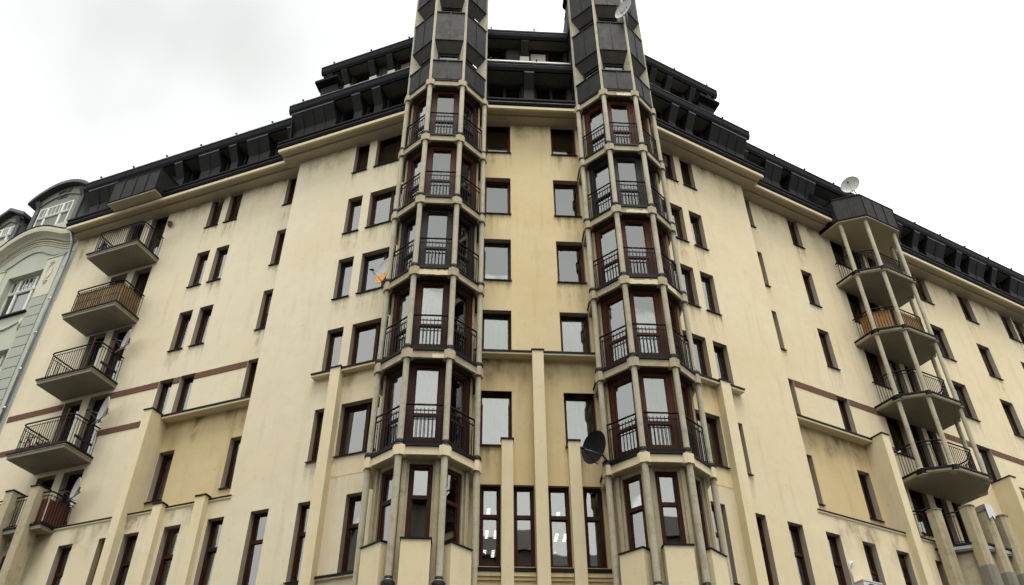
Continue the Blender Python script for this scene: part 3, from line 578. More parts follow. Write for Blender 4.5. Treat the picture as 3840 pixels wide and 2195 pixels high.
# ================================================================== BAY TOWERS
SIDE = 1.105; APO = SIDE / 2 * (1 + math.sqrt(2)); CR = SIDE / 2 / math.sin(math.pi / 8)
def octo(r):   # octagon (u,o) about the tower axis, flat side to the street
    return [(r * math.cos(math.pi / 8 + k * math.pi / 4), r * math.sin(math.pi / 8 + k * math.pi / 4)) for k in range(8)]
def octo_cw(r): return list(reversed(octo(r)))
def tower(uc, oc, style):
    FT = FC @ T((uc, -oc, 0)); ac = 0.0
    def facet(k): # k=-1 left,0 front,1 right, +-2 sides ; frame with origin at the middle of the facet line
        return FT @ Matrix.Rotation(k * math.pi / 4, 4, 'Z') @ T((0, -APO, 0))
    verts = octo(CR)      # k: 0 right-upper ... order by angle
    fr4 = [verts[3], verts[2], verts[1], verts[0]]     # L, FL, FR, R
    colm = cached(('col',), lambda: MB().ring(0, 0, [(0.078, 0), (0.076, 0.8), (0.079, 1.6), (0.077, 2.52)], 14).ring(0, 0, [(0.10, -0.03), (0.10, 0.02), (0.082, 0.05), (0.06, 0.05)], 14), 'column', 'concrete_column')
    coll = cached(('collar',), lambda: MB().ring(0, 0, [(0.125, -0.02), (0.12, 0.05), (0.095, 0.085), (0.07, 0.085)], 14), 'collar', 'flashing')
    colb = cached(('colb',), lambda: MB().ring(0, 0, [(0.082, 0), (0.082, 3.08)], 14).ring(0, 0, [(0.13, -0.1), (0.13, 0.0), (0.095, 0.05), (0.06, 0.05)], 14), 'column', 'concrete_column')
    for k in range(6):
        zr = 11.30 + 2.8 * k; p0, p1 = octo_cw(CR + 0.055), octo_cw(CR - 0.3)
        b = MB().prism_z(octo_cw(CR + 0.045), zr, zr + 0.212)
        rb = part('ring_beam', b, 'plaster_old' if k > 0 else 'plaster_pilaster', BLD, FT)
        part('flashing', MB().prism_z(octo_cw(CR + 0.085), zr + 0.216, zr + 0.25).prism_z(octo_cw(CR + 0.05), zr + 0.25, zr + 0.315), 'flashing', rb, FT)
        part('bay_ceiling', MB().prism_z(octo_cw(CR - 0.03), zr - 0.012, zr - 0.004), 'dark_timber' if k > 0 else 'plaster_soffit', rb, FT)
        for j, (u, o) in enumerate(fr4):                     # corner blocks of the ring beam
            ang = math.atan2(o, u) - math.pi / 2
            Mb = FT @ T((u, -o, zr)) @ Matrix.Rotation(-ang, 4, 'Z')
            me = cached(('blk',), lambda: MB().prism_z([(-0.14, -0.12), (-0.16, 0.03), (-0.09, 0.105), (0.09, 0.105), (0.16, 0.03), (0.14, -0.12)], -0.035, 0.23), 'corner_block', 'plaster_old' if k else 'plaster_pilaster')
            link('corner_block', me, Mb, rb)
            if k < 5:
                c = link('column', colm, FT @ T((u, -o, zr + 0.32 - 0.04)) @ Matrix.Rotation(j + k, 4, 'Z'), BLD); link('collar', coll, FT @ T((u, -o, zr + 0.31)), c)
    for j, (u, o) in enumerate(fr4):                        # ground columns
        c = link('column', colb, FT @ T((u, -o, 8.22)) @ Matrix.Rotation(j, 4, 'Z'), BLD); part('collar', MB().ring(0, 0, [(0.16, -0.12), (0.16, -0.02), (0.10, 0.04), (0.09, 0.12), (0.05, 0.12)], 14), 'flashing', c, WM[c])
    # storeys
    IN = 0.21; hw = SIDE / 2 - IN * math.tan(math.pi / 8)
    for k in range(5):
        zf = 11.62 + 2.8 * k; zt = 11.30 + 2.8 * (k + 1) - 0.014
        fm = 'dark_frame' if (style == 1 and k in (2,)) or (style == 2 and k == 3) else ('red_frame' if (style == 2 or k == 3) else 'brown_frame')
        for s_ in (-1, 0, 1):
            Ff = facet(s_); h = zt - zf
            key = ('bayframe',)
            def bf():
                b = MB(); st = 0.155
                b.box(-hw, -hw + st, -0.09, 0, 0, h); b.box(hw - st, hw, -0.09, 0, 0, h); b.box(-hw + st, hw - st, -0.09, 0, h - 0.15, h); b.box(-hw + st, hw - st, -0.09, 0, 0, 0.28)
                b.box(-hw + st, hw - st, -0.08, -0.006, 0.87, 0.95)
                s2 = st + 0.035
                b.box(-hw + st, -hw + s2, -0.09, -0.03, 0.28, h - 0.15); b.box(hw - s2, hw - st, -0.09, -0.03, 0.28, h - 0.15); b.box(-hw + s2, hw - s2, -0.09, -0.03, h - 0.185, h - 0.15)
                return b
            Mw = Ff @ T((0, IN, zf)); wn = link('bay_window', cached(key, bf, 'bay_window', fm), Mw, BLD)
            for (z0, z1) in ((0.28, 0.87), (0.95, h - 0.15)):
                ww = 2 * (hw - 0.155); me = cached(('pane', round(ww, 3), round(z1 - z0, 3)), lambda: MB().box(0, ww, -0.008, 0, 0, z1 - z0), 'pane', 'glass')
                link('pane', me, Mw @ T((-hw + 0.155, 0.05, z0)) @ Matrix.Rotation(random.uniform(-.012, .012), 4, 'X') @ Matrix.Rotation(random.uniform(-.012, .012), 4, 'Z'), wn)
            cur = None
            if s_ == 1: cur = None if style == 1 else (('curtain', 0.1, 0.95) if k != 0 else None)
            else: cur = ('curtain', 0.08, 0.96) if not (style == 1 and k == 2 and s_ == 0) else ('curtain', 0.08, 0.5)
            if cur:
                cm = MB(); n = 18; ww = hw - 0.12
                for i in range(n):
                    xa, xb = -ww + 2 * ww * i / n, -ww + 2 * ww * (i + 1) / n
                    cm.quad((xa, 0.14 + 0.025 * math.sin(i * 1.9), h * cur[1]), (xb, 0.14 + 0.025 * math.sin((i + 1) * 1.9), h * cur[1]), (xb, 0.14 + 0.025 * math.sin((i + 1) * 1.9), h * cur[2]), (xa, 0.14 + 0.025 * math.sin(i * 1.9), h * cur[2]), smooth=True)
                part('curtain', cm, 'curtain', wn, Mw)
            # railing between the columns
            hr = SIDE / 2 - 0.06
            def rl(): return MB().tube([(-hr, 0, 1.10), (hr, 0, 1.10)], 0.026, 8).box(-hr, hr, -0.012, 0.012, 0.925, 0.95).box(-hr, hr, -0.012, 0.012, 0.045, 0.07).box(-hr - 0.01, -hr + 0.03, -0.015, 0.015, 0.0, 1.1).box(hr - 0.03, hr + 0.01, -0.015, 0.015, 0.0, 1.1)
            Mr = Ff @ T((0, 0.03, zf)); rg = link('railing', cached(('rail',), rl, 'railing', 'iron'), Mr, BLD)
            bm_ = cached(('balu',), lambda: MB().box(-0.009, 0.009, -0.009, 0.009, 0.02, 1.0), 'baluster', 'iron')
            nb = 9
            for i in range(nb): link('baluster', bm_, Mr @ T((-hr + 0.05 + (2 * hr - 0.1) * (i + 0.5) / nb + random.uniform(-.004, .004), 0, 0)), rg)
        # side walls and inner core
        for s_ in (-2, 2):
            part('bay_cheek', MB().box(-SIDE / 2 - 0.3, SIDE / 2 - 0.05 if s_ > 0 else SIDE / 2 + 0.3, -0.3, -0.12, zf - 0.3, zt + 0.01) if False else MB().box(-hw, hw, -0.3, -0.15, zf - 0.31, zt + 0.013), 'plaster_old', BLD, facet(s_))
    part('bay_core', MB().prism_z(octo_cw(CR - 0.95), 8.2, 33.0), 'interior', BLD, FT)
    # ground stage: plastered octagon with a tall window in each face
    zb0, zb1 = 0.0, 11.286
    for s_ in (-2, -1, 0, 1, 2):
        Ff = facet(s_)
        if abs(s_) < 2:
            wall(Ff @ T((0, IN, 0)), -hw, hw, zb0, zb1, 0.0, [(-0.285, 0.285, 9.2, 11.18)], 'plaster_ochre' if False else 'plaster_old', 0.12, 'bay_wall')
            window(Ff, -0.285, 0.285, 9.2, 11.18, -IN - 0.05, 'brown_frame', 0.095, (), (0.57,), None, sill=False, room=0.35, name='window')
            bx_ = part('sill_box', MB().box(-0.335, 0.335, -IN - 0.05, 0.12, 0.0, 9.16), 'plaster_pilaster', BLD, Ff)
            part('flashing', MB().prism_u([(-IN, 9.225), (-IN, 9.164), (0.15, 9.164), (0.15, 9.195)], -0.36, 0.36), 'flashing', bx_, Ff)
            for x in (-1, 1): part('half_pilaster', MB().box(x * 0.40 - 0.055, x * 0.40 + 0.055, -IN - 0.02, -IN + 0.07, 0, zb1 - 0.02), 'plaster_old', BLD, Ff)
        else: part('bay_wall', MB().box(-hw, hw, -IN - 0.1, -IN, zb0, zb1), 'plaster_old', BLD, Ff)
    # black upper storeys with sheet-metal aprons between pale fins
    for j, (u, o) in enumerate(fr4):
        ang = math.atan2(o, u) - math.pi / 2
        part('fin', MB().box(-0.045, 0.045, -0.32, 0.05, 25.60, 33.4), 'concrete_column', BLD, FT @ T((u, -o, 0)) @ Matrix.Rotation(-ang, 4, 'Z'))
    for s_ in (-2, -1, 0, 1, 2):
        Ff = facet(s_)
        for (z0, z1, flare) in ((25.63, 26.65, False), (27.87, 29.57, True), (30.72, 32.4, True)):
            hw2 = SIDE / 2 - 0.05
            b = MB()
            if flare: b.prism_u([(0.03, z0), (0.03, z1), (-0.06, z1), (-0.06, z0 + 0.1), (-0.24, z0 - 0.36), (-0.24, z0 - 0.42)], -hw2, hw2)
            else: b.box(-hw2, hw2, -0.1, 0.03, z0, z1)
            ap = part('parapet_apron', b, 'dark_timber', BLD, Ff)
            for x0, x1 in ((-hw2 + 0.005, -0.012), (0.012, hw2 - 0.005)): part('metal_sheet', MB().prism_o([(x0, z0 + 0.01), (x1, z0 + 0.01), (x1, z1 - 0.03), (x0, z1 - 0.03)], 0.031, 0.043 + random.uniform(0, 0.006)), 'sheet_metal', ap, Ff @ Matrix.Rotation(random.uniform(-0.004, 0.004), 4, 'Z'))
            part('seam', MB().box(-0.014, 0.014, 0.031, 0.07, z0, z1 - 0.02), 'sheet_metal', ap, Ff)
            part('edge_trim', MB().box(-hw2 - 0.02, hw2 + 0.02, 0.0, 0.075, z1 - 0.028, z1 + 0.012), 'flashing', ap, Ff); part('drip_edge', MB().box(-hw2, hw2, 0.031, 0.06, z0 - 0.01, z0 + 0.03), 'flashing', ap, Ff)
        for (z0, z1) in ((26.0, 27.47), (28.9, 30.35), (31.9, 33.2)):
            Mw = Ff @ T((0, 0.28, z0)); hh = z1 - z0; h3 = hw - 0.02
            wn = part('bay_window', MB().box(-h3, -h3 + 0.12, -0.08, 0, 0, hh).box(h3 - 0.12, h3, -0.08, 0, 0, hh).box(-h3 + 0.12, h3 - 0.12, -0.08, 0, hh - 0.12, hh).box(-h3 + 0.12, h3 - 0.12, -0.08, -0.004, 0, 0.1), 'dark_frame', BLD, Mw)
            part('pane' if s_ < 1 else 'dark_pane_board', MB().box(-h3 + 0.1, h3 - 0.1, -0.05, -0.04, 0.08, hh - 0.1), 'glass' if s_ < 1 else 'dark_timber', wn, Mw)  # right-hand faces: dark boards replace glass, its dark reflection put into the colour
            part('blind', MB().box(-h3 + 0.1, h3 - 0.1, -0.12, -0.11, 0.05, hh - (0.25 if z0 > 28 else 0.5)), 'blind', wn, Mw)
    part('upper_core', MB().prism_z(octo_cw((APO - 0.46) / math.cos(math.pi / 8)), 25.64, 33.35), 'interior', BLD, FT)
    part('tower_roof', MB().prism_z(octo_cw(CR + 0.1), 33.4, 33.6), 'sheet_metal', BLD, FT)
    # dark flank of the tower above the eaves
    for s_ in (-1, 1):
        b = MB().box(s_ * (APO - 0.18) - 0.12, s_ * (APO - 0.18) + 0.12, -2.6, SIDE / 2 - 0.05 - 0.6, 25.62, 33.4); part('tower_flank', b, 'sheet_metal', BLD, FT)
    return FT
FT1 = tower(-0.957, 0.352, 1)
FT2 = tower(5.025, 0.268, 2)
# patches where render has fallen off the ring beams of the right-hand tower
for FT, k, s_, x0, x1 in ((FT2, 5, 0, -0.1, 0.40), (FT2, 3, 0, -0.25, 0.42), (FT2, 2, 0, -0.48, 0.48), (FT2, 2, 1, -0.45, 0.1), (FT1, 2, 0, -0.45, 0.44), (FT1, 1, 0, 0.1, 0.45)):
    zr = 11.30 + 2.8 * k; Ff = FT @ Matrix.Rotation(s_ * math.pi / 4, 4, 'Z') @ T((0, -APO - 0.045, 0))
    n = 14; top = []; bot = []
    for i in range(n + 1):
        x = x0 + (x1 - x0) * i / n; top.append((x, zr + (0.11 if k != 2 else 0.16) + random.uniform(-0.035, 0.035) * (0 < i < n))); bot.append((x, zr - 0.006 + random.uniform(-0.012, 0.004)))
    part('bare_patch', MB().prism_o(bot + list(reversed(top)), 0.0, 0.012), 'fallen_render' if FT is FT2 else 'plaster_pilaster', BLD, Ff)
# building body behind everything (keeps light out of the hollow shell)
for F, u0, u1, o in ((FL, -16.27, 0.0, -1.6), (FR, 0.0, 28.0, -1.6), ): 
    part('building_core', MB().box(u0, u1, -8, o, 0, 28.0), 'interior', BLD, F)
part('building_core', MB().box(-1.4, 5.3, -8, -8 + 0.1, 0, 28.0).box(-1.4, 5.3, -7.8, -0.85, 11.75, 28.0), 'interior', BLD, FC)

# ================================================================== BALCONIES (left wing)
def rail_path(F, path, z0, h, name='railing', spacing=0.105, parent=None, rows=(0.9,)):
    """railing along a path of (u,o): rails plus joined thin bars"""
    pts = [Vector((u, -o, 0)) for u, o in path]
    b = MB().tube([p + Vector((0, 0, z0 + h)) for p in pts], 0.027, 8)
    rg = part(name, b, 'iron', parent, F)
    for q in rows: part('lower_rail', MB().tube([p + Vector((0, 0, z0 + h * q - 0.02)) for p in pts], 0.012, 6), 'iron', rg, F)
    part('lower_rail', MB().tube([p + Vector((0, 0, z0 + 0.07)) for p in pts], 0.014, 6), 'iron', rg, F)
    bars = MB(); acc = 0.0
    for i in range(len(pts) - 1):
        d = pts[i + 1] - pts[i]; ln = d.length; x = spacing - acc
        while x < ln:
            p = pts[i] + d * (x / ln); bars.box(p.x - 0.008, p.x + 0.008, -p.y - 0.008, -p.y + 0.008, z0 + 0.0, z0 + h * rows[0] + 0.02); x += spacing
        acc = (ln - (x - spacing)) % spacing if ln > 0 else 0
    part('bar_row', bars, 'iron', rg, F, kind='stuff')
    return rg
def rounded(path, r=0.12, n=4):
    out = [path[0]]
    for i in range(1, len(path) - 1):
        p0, p, p1 = Vector(path[i - 1]), Vector(path[i]), Vector(path[i + 1])
        a, c = p + (p0 - p).normalized() * r, p + (p1 - p).normalized() * r
        for k in range(n + 1):
            t = k / n; q = a.lerp(p, t).lerp(p.lerp(c, t), t); out.append((q.x, q.y))
    out.append(path[-1]); return out
BL_U0, BL_U1, BL_O = -13.95, -11.63, 0.64
LZ = [22.80, 19.93, 17.17, 14.37]
for i, z in enumerate(LZ):
    sl = part('balcony', MB().box(BL_U0, BL_U1, LO - 0.05, BL_O, z, z + 0.10), 'concrete_slab', BLD, FL)
    part('slab_edge', MB().box(BL_U0 - 0.02, BL_U1 + 0.02, LO - 0.05, BL_O + 0.02, z + 0.103, z + 0.14), 'plaster_old', sl, FL)
    part('flashing', MB().box(BL_U0 - 0.05, BL_U1 + 0.05, LO - 0.05, BL_O + 0.05, z + 0.143, z + 0.20), 'flashing', sl, FL)
    path = rounded([(BL_U0 + 0.08, LO), (BL_U0 + 0.08, BL_O - 0.06), (BL_U1 - 0.08, BL_O - 0.06), (BL_U1 - 0.08, LO)], 0.2)
    rail_path(FL, path, z + 0.21, 1.05, parent=BLD)
    if i in (2, 3):
        part('corner_post', MB().box(BL_U1 - 0.42, BL_U1 - 0.37, BL_O - 0.085, BL_O - 0.035, z + 0.2, z + 1.5), 'brown_frame', sl, FL)
        part('cross_rail', MB().box(BL_U1 - 0.10, BL_U1 - 0.06, LO + 0.1, BL_O - 0.3, z + 0.55, z + 0.63), 'dark_frame', sl, FL)
# dark box dormer above the balconies
def dormer_box(F, poly, z0, z1, o_back, seams, name='box_dormer'):
    """poly of (u,o) front outline; vertical sheet faces, pale underside, apron back to the mansard"""
    b = MB().prism_z(poly, z0, z0 + 0.07); p = part(name, b, 'plaster_soffit', BLD, F)
    part('sheet_skin', MB().prism_z([(u + 0.03 * (1 if u > sum(q[0] for q in poly) / len(poly) else -1), o + (0.03 if o > o_back + 0.1 else 0)) for u, o in poly], z0 + 0.074, z1), 'sheet_metal', p, F)
    fr_ = [q for q in poly]
    for i in range(len(poly) - 1):
        (u0, o0), (u1, o1) = poly[i], poly[i + 1]; ln = math.hypot(u1 - u0, o1 - o0); n = max(1, int(ln / 0.5))
        if (o0 <= o_back + 0.01 and o1 <= o_back + 0.01): continue
        for k in range(n + 1):
            t = k / n; u, o = u0 + (u1 - u0) * t, o0 + (o1 - o0) * t
            part('seam', MB().box(u - 0.014, u + 0.014, o - 0.01, o + 0.055, z0 + 0.08, z1 - 0.01), 'sheet_metal', p, F)
    part('edge_trim', MB().prism_z([(u + 0.05 * (1 if u > sum(q[0] for q in poly) / len(poly) else -1), o + (0.05 if o > o_back + 0.1 else 0)) for u, o in poly], z1 + 0.003, z1 + 0.04), 'flashing', p, F)
    part('drip_edge', MB().prism_z([(u + 0.045 * (1 if u > sum(q[0] for q in poly) / len(poly) else -1), o + (0.045 if o > o_back + 0.1 else 0)) for u, o in poly], z0 + 0.071, z0 + 0.12), 'flashing', p, F)
    return p
dormer_box(FL, [(BL_U0, LO), (BL_U0, 0.66), (BL_U1 - 0.0, 0.66), (BL_U1, LO)], 25.58, 26.75, LO, 5)
part('dormer_cheek', MB().prism_o([(BL_U0, 26.7), (BL_U1, 26.7), (BL_U1, 27.9), (BL_U0, 27.9)], LO - 0.2, LO - 0.1), 'sheet_metal', BLD, FL)
# reed screen on the second balcony
z = LZ[1] + 0.24
scr = thing('reed_screen', 'brown reed mat screen wrapped inside the second left balcony railing', 'screen', None, None, FL @ T((BL_U0, 0, z)))
path = rounded([(BL_U0 + 0.12, LO + 0.1), (BL_U0 + 0.12, BL_O - 0.10), (BL_U1 - 0.12, BL_O - 0.10), (BL_U1 - 0.12, LO + 0.05)], 0.18)
mat_ = MB(); P_ = [Vector((u, -o, 0)) for u, o in path]; x = 0
for i in range(len(P_) - 1):
    d = P_[i + 1] - P_[i]; n = max(1, int(d.length / 0.022))
    for k in range(n):
        p = P_[i] + d * ((k + 0.5) / n); hh = 0.88 + random.uniform(-0.02, 0.02); q = random.uniform(-0.004, 0.004)
        mat_.box(p.x - 0.0095, p.x + 0.0095, -p.y - 0.008 + q, -p.y + 0.008 + q, z, z + hh)
part('reed_mat', mat_, 'reed', scr, FL, kind='stuff')
for zz in (0.1, 0.45, 0.8): part('binding_wire', MB().tube([(u, -o + (-0.012), z + zz) for u, o in path], 0.006, 5), 'iron', scr, FL)
# lowest left balcony between pillars
pilaster(FL, -13.35, -13.05, 0.2, 0.66, 0.0, 13.14, 'plaster_old', True); pilaster(FL, -12.35, -12.03, 0.2, 0.66, 0.0, 13.14, 'plaster_old', True)
sl = part('balcony', MB().box(-14.2, -11.62, LO - 0.05, 0.5, 11.80, 11.92), 'concrete_slab', BLD, FL); part('flashing', MB().box(-14.25, -11.57, LO - 0.05, 0.53, 11.923, 11.975), 'flashing', sl, FL)
rail_path(FL, [(-14.1, 0.45), (-13.36, 0.45)], 11.98, 1.0, parent=BLD); rail_path(FL, [(-13.04, 0.45), (-12.36, 0.45)], 11.98, 1.0, parent=BLD)
rail_path(FL, rounded([(-12.02, 0.45), (-11.70, 0.42), (-11.70, LO)], 0.1), 11.98, 1.02, parent=BLD)
t = thing('privacy_panel', 'reddish brown boards on the lowest left balcony beside the pillar', 'panel', None, None, FL @ T((-11.9, -0.4, 12.0)))
for k, (u0, u1) in enumerate(((-12.02, -11.90), (-11.895, -11.775))): part('board', MB().box(u0, u1, 0.40, 0.415 + 0.004 * k, 12.0, 12.78), 'brown_panel', t, FL)
for k in range(3): part('board', MB().box(-11.755, -11.74, 0.36 - 0.28 * k - 0.26, 0.36 - 0.28 * k, 12.0, 12.78 if k < 1 else 12.86), 'brown_panel', t, FL)
part('pipe_outlet', MB().tube([(-12.95, -0.02, 11.55), (-12.95, -0.30, 11.52)], 0.05, 10), 'zinc', BLD, FL)

# ================================================================== BALCONIES (right wing, polygonal with columns)
ZR = [22.5, 19.7, 16.9, 14.1]
COLS = [(10.55, 0.88 + RO), (11.22, 1.57 + RO), (12.82, 1.58 + RO), (13.50, 0.90 + RO)]
def rslab(e=0.0):
    return [(10.45 - e, RO - 0.05), (10.45 - e, 0.80 + RO + e), (10.52 - e, 0.98 + RO + e), (11.10 - e * .5, 1.58 + RO + e), (11.28, 1.68 + RO + e), (12.78, 1.70 + RO + e), (12.95 + e * .5, 1.60 + RO + e), (13.55 + e, 1.0 + RO + e), (13.62 + e, 0.82 + RO + e), (13.62 + e, RO - 0.05)]
ccol = cached(('rcol',), lambda: MB().ring(0, 0, [(0.078, 0), (0.075, 1.3), (0.078, 2.62)], 14).ring(0, 0, [(0.10, 0), (0.10, 0.06), (0.08, 0.09)], 14), 'column', 'concrete_column')
for i, z in enumerate(ZR):
    sl = part('balcony', MB().prism_z(rslab(), z, z + 0.13), 'concrete_slab', BLD, FR)
    part('slab_edge', MB().prism_z(rslab(0.02), z + 0.04, z + 0.126), 'plaster_old', sl, FR)
    part('flashing', MB().prism_z(rslab(0.055), z + 0.133, z + 0.19), 'flashing', sl, FR)
    for u, o in COLS:
        part('column_pad', MB().prism_z([(u - 0.13, o - 0.13), (u - 0.13, o + 0.1), (u - 0.05, o + 0.16), (u + 0.05, o + 0.16), (u + 0.13, o + 0.1), (u + 0.13, o - 0.13)], z + 0.02, z + 0.205), 'flashing', sl, FR)
        part('column_pad', MB().prism_z([(u - 0.125, o - 0.13), (u - 0.125, o + 0.095), (u - 0.05, o + 0.15), (u + 0.05, o + 0.15), (u + 0.125, o + 0.095), (u + 0.125, o - 0.13)], z - 0.012, z + 0.018), 'plaster_old', sl, FR)
        link('column', ccol, FR @ T((u, -o, z + 0.19)) @ Matrix.Rotation(i + u, 4, 'Z'), BLD)
    path = rounded([(10.66, RO + 0.05), (10.66, 0.80 + RO), (11.22, 1.40 + RO), (12.80, 1.42 + RO), (13.38, 0.82 + RO), (13.38, RO + 0.05)], 0.14)
    rail_path(FR, path, z + 0.20, 1.05, parent=BLD)
dormer_box(FR, [(10.35, RO), (10.35, 0.95 + RO), (11.10, 1.78 + RO), (12.95, 1.80 + RO), (13.75, 0.98 + RO), (13.75, RO)], 25.16, 26.35, RO, 6)
part('dormer_cheek', MB().prism_u([(RO + 0.9, 26.34), (RO - 0.1, 27.9), (RO - 0.3, 27.9), (RO - 0.3, 26.34)], 10.40, 13.7), 'sheet_metal', BLD, FR)
# panels on the right balconies
def screen_panel(z, mat, name, label, cat, h, offs, gaps, only=None):
    t = thing(name, label, cat, None, None, FR @ T((11.2, -1.0, z)))
    pth = rounded([(10.72, 0.3 + RO), (10.72, 0.78 + RO), (11.25, 1.34 + RO), (12.78, 1.36 + RO), (13.32, 0.80 + RO), (13.32, 0.3 + RO)], 0.05, 1)
    P_ = [Vector((u, -o, 0)) for u, o in pth]
    for i in range(len(P_) - 1):
        d = P_[i + 1] - P_[i]
        if d.length < 0.3 or (only and not (P_[i].x > only[0] and P_[i + 1].x < only[1])): continue
        n = max(1, int(d.length / offs)); nn = Vector((-d.y, d.x, 0)).normalized()
        for k in range(n):
            a, c = P_[i] + d * ((k + gaps) / n), P_[i] + d * ((k + 1 - gaps) / n)
            b = MB(); e = nn * 0.012
            b.quad(a + Vector((0, 0, z)), c + Vector((0, 0, z)), c + Vector((0, 0, z + h)), a + Vector((0, 0, z + h)))
            b.quad(c - e + Vector((0, 0, z)), a - e + Vector((0, 0, z)), a - e + Vector((0, 0, z + h)), c - e + Vector((0, 0, z + h)))
            b.quad(a + Vector((0, 0, z + h)), c + Vector((0, 0, z + h)), c - e + Vector((0, 0, z + h)), a - e + Vector((0, 0, z + h)))
            part('panel_board', b, mat, t, FR)
screen_panel(ZR[1] + 0.22, 'orange_panel', 'balcony_screen', 'orange brown sheeting inside the second right balcony railing', 'screen', 0.92, 9.0, 0.004)
screen_panel(ZR[0] + 0.22, 'brown_panel', 'balcony_screen', 'brown slatted boards behind the front railing of the top right balcony', 'screen', 0.85, 0.10, 0.2, (11.2, 13.4))
# stout pillars carrying the right balconies
for i, (u, o) in enumerate(COLS[:2] + [(12.02, 1.58 + RO)] + COLS[2:]):
    poly = [(u - 0.17, o - 0.2), (u - 0.17, o + 0.06), (u - 0.08, o + 0.16), (u + 0.08, o + 0.16), (u + 0.17, o + 0.06), (u + 0.17, o - 0.2)]
    p = part('pillar', MB().prism_z(poly, 10.9 if i > 0 else 0.0, 12.86), 'plaster_old', BLD, FR)
    if i > 0: part('bare_cement', MB().prism_z([(a + (0.004 if a > u else -0.004), b_ + (0.004 if b_ > o - .1 else 0)) for a, b_ in poly], 0.0, 10.9 + 0.1 * (i % 2)), 'cement', p, FR)
    part('pillar_cap', MB().prism_z([(a * 1.0 + (0.02 if a > u else -0.02), b_ + (0.02 if b_ > o - .1 else 0)) for a, b_ in poly], 12.864, 12.90), 'cement', p, FR)
sl = part('balcony', MB().prism_z(rslab(-0.12), 11.55, 11.72), 'concrete_slab', BLD, FR); part('slab_edge', MB().prism_z(rslab(-0.10), 11.60, 11.70), 'zinc', sl, FR); part('flashing', MB().prism_z(rslab(-0.07), 11.723, 11.78), 'flashing', sl, FR)
part('balcony_apron', MB().prism_z(rslab(-0.22), 8.0, 11.54), 'plaster_old', BLD, FR)
rail_path(FR, [(10.70, 0.85 + RO), (11.15, 1.40 + RO), (12.82, 1.42 + RO), (13.38, 0.84 + RO)], 11.78, 1.02, parent=BLD, spacing=0.2)
rail_path(FR, [(9.95, 0.10 + RO), (10.42, 0.55 + RO), (10.45, 0.8 + RO)], 12.1, 0.9, parent=BLD, spacing=0.12)


# ================================================================== SATELLITE DISHES
DN = Vector((-0.75, -0.66, 0.03)).normalized()
def dish(label, c, r, mat, mount, n=DN, text=None, group='satellite dishes on the building', lnb='dish_black', arm=1.0):
    Z = n.normalized(); X = Vector((0, 0, 1)).cross(Z).normalized(); Y = Z.cross(X)
    Mw = Matrix(((X.x, Y.x, Z.x, c[0]), (X.y, Y.y, Z.y, c[1]), (X.z, Y.z, Z.z, c[2]), (0, 0, 0, 1)))
    t = thing('satellite_dish', label, 'satellite dish', None, group, Mw)
    b = MB(); N_, R_ = 28, 6
    def P(i, k, off): q = r * k / R_; a = 2 * math.pi * i / N_; return (q * math.cos(a) * 0.94, q * math.sin(a), q * q / r * 0.22 + off)
    for k in range(R_):
        for i in range(N_):
            j = (i + 1) % N_
            b.quad(P(i, k, 0), P(i, k + 1, 0), P(j, k + 1, 0), P(j, k, 0), smooth=True); b.quad(P(i, k + 1, -0.012), P(i, k, -0.012), P(j, k, -0.012), P(j, k + 1, -0.012), smooth=True)
    part('reflector', b, mat, t, Mw)
    part('rim', MB().tube([P(i, R_, -0.004) for i in range(N_)], 0.011, 6, closed=True), mat, t, Mw)
    tip = Vector((0, -0.42 * r, 1.12 * r * arm)); foot = Vector((0, -r * 0.97, 0.2 * r))
    part('feed_arm', MB().tube([foot + Vector((0, 0, -0.12)), foot, tip], 0.013, 6), lnb if mat != 'dish_white' else 'zinc', t, Mw)
    for sx in (-1, 1): part('stay', MB().tube([Vector((sx * r * 0.6, -r * 0.7, 0.18 * r)), tip], 0.005, 5), 'zinc', t, Mw)
    d = (Vector((0, 0.1 * r, 0.2 * r)) - tip).normalized()
    part('feed_horn', MB().tube([tip - d * 0.07, tip - d * 0.02, tip + d * 0.02, tip + d * 0.06], 0.03, 10, radii=[0.022, 0.024, 0.036, 0.038]), lnb, t, Mw)
    mp_ = Mw.inverted() @ Vector(mount)
    part('bracket', MB().tube([Vector((0, 0, -0.02)), Vector((0, -0.05, -0.10)), mp_], 0.022, 8), 'zinc' if mat == 'dish_white' else 'iron', t, Mw)
    part('clamp_plate', MB().box(-0.07, 0.07, -0.07, 0.07, -0.05, -0.013), 'iron', t, Mw)
    if text:
        cu = bpy.data.curves.new('letters', 'FONT'); cu.body = text; cu.size = r * 0.62; cu.align_x = 'CENTER'; cu.align_y = 'CENTER'; cu.extrude = 0.002
        to = bpy.data.objects.new('letters_tmp', cu); COL.objects.link(to); bpy.context.view_layer.update()
        me = bpy.data.meshes.new_from_object(to.evaluated_get(bpy.context.evaluated_depsgraph_get())); bpy.data.objects.remove(to)
        me.materials.clear(); me.materials.append(M['lettering'])
        for v in me.vertices: v.co.z += 0.22 * (v.co.x ** 2 + v.co.y ** 2) / r + 0.006
        link('lettering', me, Mw @ T((0.0, 0.02, 0)) @ Matrix.Rotation(math.radians(8), 4, 'Z'), t)
    return t
dish('white satellite dish lettered nc+ on the parapet of the right bay tower', (4.34, 18.80, 30.08), 0.42, 'dish_white', (4.42, 18.95, 29.5), text='nc+')
dish('rust streaked white satellite dish behind the left bay tower column', (-3.80, 19.75, 18.04), 0.42, 'dish_rusty', (-3.5, 19.5, 17.45))
dish('black satellite dish below the right bay tower ring beam', (2.11, 19.46, 11.94), 0.44, 'dish_black', (2.42, 19.62, 11.62), lnb='dish_black')
dish('pale satellite dish standing on the black box dormer of the right wing', (14.10, 25.13, 27.02), 0.41, 'dish_white', (14.35, 25.25, 26.38), n=Vector((-0.62, -0.78, 0.0)))
